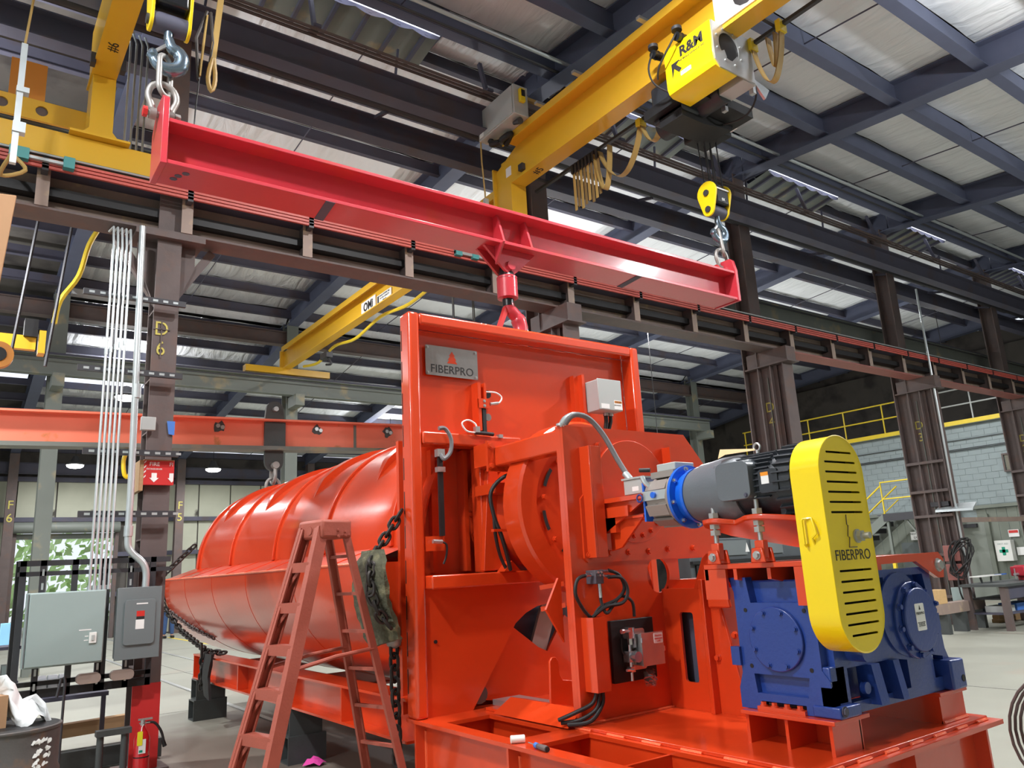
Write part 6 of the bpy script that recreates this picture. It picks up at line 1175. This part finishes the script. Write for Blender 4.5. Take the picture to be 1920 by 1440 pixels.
# clutter behind the far-left edge
ws = thing('work_shelf', 'cluttered shelf with a screen at the far left edge behind the panels', 'shelf', (.6, 10.2, 0))
for z in (.4, .8, 1.15): part('shelf', B().box(.1, .75, 10, 10.4, z, z+.03), 'steel_dark', ws)
for x in (.12, .72): part('post', B().box(x-.02, x+.02, 10, 10.04, 0, 1.9), 'steel_dark', ws)
solo('monitor', B().box(.55, .72, 10.02, 10.05, 1.2, 1.42), 'screen', 'small lit screen on the shelf at the far left edge', 'screen', bevel=.004)
for i, (x, z, m) in enumerate(((.2, .83, 'cardboard'), (.4, .83, 'black'), (.6, .83, 'panel_grey'), (.25, 1.18, 'label_white'), (.5, .43, 'wood_pale'))): solo('parts_bin', B().box(x, x+.14, 10.05, 10.3, z, z+.16), m, ['brown bin on the far-left shelf', 'black bin on the far-left shelf', 'grey bin on the far-left shelf', 'white bin on the top of the far-left shelf', 'pale wooden bin on the lowest far-left shelf'][i], 'bin', group='bins on the far-left shelf')

# tools on the base frame
solo('roller_sleeve', B().bar((2.87, 4.12, .704), (2.95, 4.06, .704), .045, .046) if False else B().lathe((2.865, 4.125, .703), (.8, -.45, 0), [(0, .018), (.003, .023), (.085, .023), (.088, .018)], 16), 'foam', 'white paint roller sleeve lying on the orange base frame', 'roller', (2.9, 4.1, .68))
sd = thing('screwdriver', 'small screwdriver with brown and blue handle on the orange base frame', 'screwdriver', (2.89, 3.85, .68))
part('shaft', B().cyl((2.9, 3.99, .7), (2.89, 3.9, .697), .004, n=8), 'steel_bright', sd); part('collar', B().cyl((2.89, 3.91, .698), (2.886, 3.88, .697), .016, n=12), 'tape_blue', sd); part('handle', B().lathe((2.886, 3.88, .697), (-.12, -1, 0), [(0, .014), (.02, .016), (.08, .018), (.1, .016)], 12), 'steel_brown', sd); part('butt', B().cyl((2.874, 3.782, .697), (2.872, 3.772, .697), .014, n=12), 'black', sd)
# ============================================================ RIGHT BACKGROUND
# stairs to the upper door
sr = thing('steel_stairs', 'grey steel stairs with yellow handrails up to the door in the block wall', 'stairs', (25.6, 14.5, 0))
y0, y1, zt_ = 17.6, 13.9, 2.78
for x in (25.1, 26.1): part('stringer', B().bar((x, y0, .1), (x, y1, zt_-.1), .05, .28), 'primer_grey', sr)
for i in range(13):
    f = (i+.5)/13; part('tread', B().box(25.12, 26.08, y0+(y1-y0)*f-.14, y0+(y1-y0)*f+.14, zt_*f+.08, zt_*f+.11), 'steel_dark', sr)
    part('riser_mesh', B().box(25.14, 26.06, y0+(y1-y0)*f-.13, y0+(y1-y0)*f-.12, zt_*f-.05, zt_*f+.08), 'strut', sr)
part('landing', B().box(25.1, 27.0, 12.4, 13.95, zt_-.06, zt_), 'steel_dark', sr); part('landing_edge', B().box(25.05, 25.1, 12.4, 13.95, zt_-.22, zt_+.02), 'strut', sr)
for y in (13.85, 12.5): part('leg', B().box(25.1, 25.18, y-.04, y+.04, 0, zt_-.1), 'primer_grey', sr); part('leg_paint', B().box(25.09, 25.19, y-.05, y+.05, 0, 1.3), 'safety_yellow', sr)
part('brace', B().bar((25.14, 12.5, 1.4), (25.14, 13.3, zt_-.1), .05, .05), 'primer_grey', sr)
for x in (25.1, 26.1): part('hand_rail', B().tube([(x, y0, 1.05), (x, y1, zt_+.95)], .028, 8).tube([(x, y0, .6), (x, y1, zt_+.5)], .02, 8), 'safety_yellow', sr)
part('hand_rail', B().tube([(25.1, 13.9, zt_), (25.1, 13.9, zt_+1.05), (25.1, 12.45, zt_+1.05), (25.1, 12.45, zt_)], .028, 8).tube([(25.1, 13.9, zt_+.5), (25.1, 12.45, zt_+.5)], .022, 8), 'safety_yellow', sr); part('kick_plate', B().box(25.08, 25.1, 12.3, 12.5, zt_, zt_+1.0), 'safety_yellow', sr)
ne = thing('exit_sign', 'white NOT AN EXIT sign under the stair landing', 'sign', (26.9, 13.9, 1.9)); part('board', B().box(26.88, 26.9, 13.7, 14.1, 1.92, 2.2), 'label_white', ne); part('lettering', B().text('NOT AN', .1, leftf(26.878, 13.9, 2.12)).text('EXIT', .1, leftf(26.878, 13.9, 2.0)), 'ink', ne)
d4 = thing('door_4', None, None, (26.97, 14.6, 0), kind='structure'); part('door_leaf', B().box(26.93, 26.97, 13.45, 14.5, 0, 1.85), 'panel_dark', d4); part('door_glass', B().box(26.92, 26.93, 13.6, 13.9, 1.0, 1.7), 'panel_grey', d4)
fa = thing('first_aid_box', 'white first aid cabinet with a green cross on the grey siding', 'cabinet', (26.9, 11.2, 1.12)); part('cabinet', B().box(26.72, 26.98, 10.95, 11.42, 1.12, 1.75), 'white', fa, bevel=.01); part('cross', B().box(26.712, 26.72, 11.14, 11.23, 1.3, 1.55).box(26.712, 26.72, 11.06, 11.31, 1.38, 1.47), 'green', fa); part('lettering', B().text('FIRST AID', .07, leftf(26.718, 11.18, 1.64)), 'panel_grey', fa)
solo('paper_notice', B().box(26.94, 26.96, 10.68, 10.9, 1.28, 1.52), 'label_white', 'white paper notice beside the first aid cabinet', 'notice'); ws2 = thing('warning_sign', 'small white and red sign above the first aid cabinet', 'sign', (26.94, 10.9, 1.85)); part('board', B().box(26.94, 26.96, 10.75, 11.05, 1.84, 2.06), 'label_white', ws2); part('band', B().box(26.93, 26.94, 10.77, 11.03, 1.96, 2.04), 'label_red', ws2)
ht = thing('radiant_heater', 'tilted silver radiant heater mounted on column D3', 'heater', (18, 8.4, 2.4))
part('housing', B().add([(17.9, 8.75, 2.42), (18.25, 8.75, 2.56), (18.25, 8.0, 2.55), (17.9, 7.95, 2.4), (17.92, 8.75, 2.47), (18.25, 8.75, 2.6), (18.25, 8.0, 2.59), (17.92, 7.95, 2.45)], [(0, 1, 2, 3), (4, 5, 6, 7), (0, 1, 5, 4), (1, 2, 6, 5), (2, 3, 7, 6), (3, 0, 4, 7)]), 'galv', ht); part('element', B().box(17.98, 18.06, 8.02, 8.7, 2.44, 2.455), 'steel_brown', ht); part('bracket', B().bar((18.1, 8.9, 2.6), (18.1, 8.5, 2.6), .1, .1), 'strut', ht)
tb_ = thing('jib_beam', 'long brown trolley beam running right from column D3', 'beam', (20.5, 8.9, 2.2)); part('beam', B().box(18.4, 24.5, 8.86, 8.94, 2.2, 2.31), 'runway_steel', tb_); part('trolley', B().box(18.4, 18.8, 8.7, 9.05, 2.1, 2.28), 'black', tb_)
hs = thing('hose_coil', 'tangled black hoses hung in loops on column D3', 'hose', (17.8, 8.3, .8))
for i in range(9):
    a = i*.9; cy_, cz, ry, rz = 8.36+.035*math.sin(a*1.7), 1.42+.04*math.cos(a), .12+.022*i, .4-.02*abs(i-4)
    part('hose_loop', B().tube([(17.75-.012*i, cy_-.015*i+ry*math.cos(q+.12*i)*(1+.25*math.sin(q*2+a)), cz+rz*math.sin(q)*(1+.1*math.cos(q+a))) for q in [k*2*PI/18 for k in range(18)]], .014, 6, True), 'rubber', hs)
part('hose_tail', B().tube([(17.7, 8.4, 1.1), (17.65, 8.4, .7), (17.7, 8.3, .3), (17.6, 8.2, .05)], .018, 6, smooth=4), 'rubber', hs)
for z, lb in ((1.35, 'upper red electrical box on column D3'), (.95, 'lower red electrical box on column D3')): solo('electrical_box', B().box(17.76, 17.985, 8.42, 8.66, z, z+.34), 'runway_red', lb, 'box', bevel=.01)
solo('electrical_box', B().box(17.8, 17.985, 8.42, 8.66, .5, .8), 'panel_grey', 'grey electrical box at the foot of column D3', 'box', bevel=.01)
# bench
wb_ = thing('work_bench', 'dark steel welding bench at the right edge', 'bench', (18, 7.5, 0))
part('top', B().box(17.0, 19.6, 7.2, 8.1, .84, .89), 'block_steel', wb_); part('apron', B().box(17.15, 19.6, 7.25, 7.3, .6, .84), 'steel_dark', wb_)
for x, y in ((17.1, 7.3), (17.1, 8.0), (19.5, 7.3), (19.5, 8.0)): part('leg', B().box(x-.06, x+.06, y-.06, y+.06, 0, .84), 'steel_brown', wb_)
part('lower_shelf', B().box(17.1, 19.5, 7.3, 8.0, .3, .33), 'steel_dark', wb_); part('mid_shelf', B().box(17.2, 19.5, 7.3, 8.0, .58, .61), 'black', wb_)
vi = thing('bench_vise', 'red bench vise on the welding bench at the right edge', 'vise', (18.9, 7.6, .89)); part('base', B().cyl((18.9, 7.6, .89), (18.9, 7.6, .96), .12, n=16), 'vise_red', vi); part('body', B().box(18.75, 19.2, 7.5, 7.7, .96, 1.1), 'vise_red', vi, bevel=.03); part('jaw', B().box(18.6, 18.72, 7.46, 7.74, .98, 1.18).box(18.78, 18.88, 7.46, 7.74, 1.08, 1.2), 'vise_red', vi, bevel=.02); part('screw', B().cyl((18.45, 7.6, 1.02), (18.7, 7.6, 1.02), .03, n=10), 'steel_bright', vi); part('handle', B().cyl((18.47, 7.6, .92), (18.47, 7.6, 1.14), .012, n=8), 'steel_bright', vi)
bn = thing('small_bench', 'small white topped stand on the welding bench', 'stand', (17.7, 7.9, .89)); part('top', B().box(17.3, 18.3, 7.8, 8.0, 1.02, 1.04), 'white', bn); part('leg', B().bar((17.6, 7.9, .89), (17.55, 7.9, 1.02), .03, .03).bar((18.0, 7.9, .89), (18.05, 7.9, 1.02), .03, .03), 'block_steel', bn); part('edge', B().box(18.1, 18.6, 7.82, 7.86, 1.02, 1.045), 'tape_blue', bn)
for i, (x, w_, h, m, lb) in enumerate(((17.3, .5, .12, 'box_grey', 'grey carton on the lower bench shelf'), (17.9, .8, .14, 'tape_blue', 'blue case on the lower bench shelf'), (18.3, .8, .2, 'wood_pale', 'pale wooden box on the mid bench shelf'))): solo('carton', B().box(x, x+w_, 7.45, 7.8, .33 if i < 2 else .61, (.33 if i < 2 else .61)+h), m, lb, 'carton')
wt = thing('timber_rack', 'brown steel beam on blocks with straps at the foot of column D3', 'beam', (17, 8.1, 0)); part('beam', B().box(15.9, 17.75, 7.98, 8.2, .38, .58), 'runway_steel', wt)
for x in (16.1, 16.8, 17.6): part('trestle', B().box(x-.06, x+.06, 7.96, 8.22, 0, .38), 'block_steel', wt)
solo('wood_block', B().box(15.92, 16.2, 7.98, 8.2, .58, .85), 'wood_pale', 'pale wooden block on the brown beam beside the blue gearbox', 'block', bevel=.006)
for i in range(3): solo('pallet_board', B().box(18.7+.05*i, 20.1-.05*i, 8.2, 8.34, .08*i, .08*i+.078), 'wood', ['lowest loose board by column D3', 'middle loose board by column D3', 'top loose board by column D3'][i], 'board', group='loose boards by column D3')
solo('black_bag', B().lathe((18.2, 6.9, 0), (0, 0, 1), [(0, .22), (.06, .28), (.16, .24), (.24, .1), (.26, .03)], 14), 'black', 'black bag on the floor in front of the welding bench', 'bag')
# dark machine seen behind the motor
dm = thing('shop_machine', 'dark grey shop machine behind the motor and support plate', 'machine', (10.3, 8.3, 0))
part('body', B().box(8.8, 11.8, 7.9, 8.35, 0, 1.98), 'machine_grey', dm, bevel=.01); part('panel', B().box(9.4, 10.1, 7.88, 7.9, 1.72, 1.94), 'panel_dark', dm); part('panel', B().box(10.2, 11.0, 7.88, 7.9, 1.72, 1.94), 'panel_dark', dm); part('dark_recess', B().box(8.9, 9.7, 7.87, 7.9, 1.2, 1.6), 'black', dm); part('guide', B().box(8.8, 11.8, 7.84, 7.9, 1.62, 1.66), 'black', dm)
part('disc', B().cyl((9.2, 7.87, 1.4), (9.2, 7.82, 1.4), .22, n=28), 'strut', dm); part('rail', B().box(8.8, 11.8, 7.83, 7.88, 1.12, 1.18), 'galv', dm); part('tree_mark', B().prism([(10.05, 1.76), (10.15, 1.76), (10.1, 1.9)], 'y', 7.875, 7.88), 'label_white', dm)
# coil at the lower right corner
co = thing('cable_coil', 'coiled brown cable at the lower right corner', 'cable', (6.1, 2.35, 0))
for i in range(6): part('turn', B().tube([(6.02+.035*i+.02*math.sin(q*2), 2.3+(.4-.02*i)*math.cos(q), .45+(.4-.02*i)*math.sin(q)) for q in [k*2*PI/28 for k in range(28)]], .011, 6, True), 'steel_brown', co)
part('stand', B().box(5.95, 6.3, 2.1, 2.5, 0, .03).box(6.1, 6.14, 2.28, 2.32, .03, .8).cyl((6.0, 2.3, .8), (6.25, 2.3, .8), .03, n=10), 'steel_dark', co)
# a person far behind the trough
def person(x, y, lab):
    t = thing('person', lab, 'person', (x, y, 0))
    def skin(name, pts, edges, m, sub=1):
        me = bpy.data.meshes.new(name); me.from_pydata([(p[0], p[1], p[2]) for p in pts], edges, []); me.materials.append(MATS[m])
        o = bpy.data.objects.new(name, me); COL.objects.link(o); o.parent = t
        sk = o.modifiers.new('skin', 'SKIN'); 
        if not me.skin_vertices: 
            bm = bmesh.new(); bm.from_mesh(me); bm.verts.layers.skin.verify(); bm.to_mesh(me); bm.free()
        for i, p in enumerate(pts): d_ = me.skin_vertices[0].data[i]; d_.radius = (p[3], p[3]*(p[4] if len(p) > 4 else 1)); d_.use_root = (i == 0)
        sk.use_smooth_shade = True; o.modifiers.new('sub', 'SUBSURF').levels = sub; o.modifiers['sub'].render_levels = sub; return o
    skin('body', [(0, 0, .98, .14), (0, 0, 1.2, .13), (0, 0, 1.42, .14), (0, 0, 1.52, .06), (0, 0, 1.6, .075), (0, 0, 1.72, .07), (.1, 0, .92, .09), (.11, -.02, .5, .065), (.12, 0, .08, .045), (.12, -.14, .04, .04), (-.1, 0, .92, .09), (-.11, .04, .5, .065), (-.12, .06, .08, .045), (-.12, -.08, .04, .04),
          (.2, 0, 1.4, .06), (.26, -.02, 1.13, .045), (.24, -.16, .92, .035), (.24, -.22, .86, .03), (-.2, 0, 1.4, .06), (-.26, .02, 1.13, .045), (-.22, -.14, .95, .035), (-.2, -.2, .9, .03)],
         [(0, 1), (1, 2), (2, 3), (3, 4), (4, 5), (0, 6), (6, 7), (7, 8), (8, 9), (0, 10), (10, 11), (11, 12), (12, 13), (2, 14), (14, 15), (15, 16), (16, 17), (2, 18), (18, 19), (19, 20), (20, 21)], 'skin')
    skin('trousers', [(0, 0, 1.0, .155), (.1, 0, .9, .105), (.11, -.02, .5, .085), (.12, 0, .1, .07), (-.1, 0, .9, .105), (-.11, .04, .5, .085), (-.12, .06, .1, .07)], [(0, 1), (1, 2), (2, 3), (0, 4), (4, 5), (5, 6)], 'denim')
    skin('jacket', [(0, 0, 1.05, .165), (0, 0, 1.25, .16), (0, 0, 1.44, .15), (.2, 0, 1.4, .08), (.27, -.02, 1.13, .06), (.245, -.15, .94, .05), (-.2, 0, 1.4, .08), (-.27, .02, 1.13, .06), (-.225, -.13, .97, .05)], [(0, 1), (1, 2), (2, 3), (3, 4), (4, 5), (2, 6), (6, 7), (7, 8)], 'dark_cloth')
    part('hair', B().lathe((x, y+.01, 1.66), (0, 0, 1), [(0, .085), (.05, .09), (.1, .075), (.13, .03)], 14), 'ink', t)
    part('face', B().cyl((x, y-.1, 1.63), (x, y-.075, 1.63), .012, .018, 8).box(x-.045, x-.025, y-.078, y-.07, 1.66, 1.67).box(x+.025, x+.045, y-.078, y-.07, 1.66, 1.67).box(x-.025, x+.025, y-.078, y-.07, 1.575, 1.583), 'skin', t)
    for s_ in (-1, 1): part('shoe', B().box(x+s_*.12-.05, x+s_*.12+.05, y-.2 if s_ > 0 else y-.14, y+.08 if s_ > 0 else y+.13, 0, .09), 'black', t, bevel=.03)
person(6.5, 29.6, 'person in dark jacket and blue jeans standing far behind the trough')
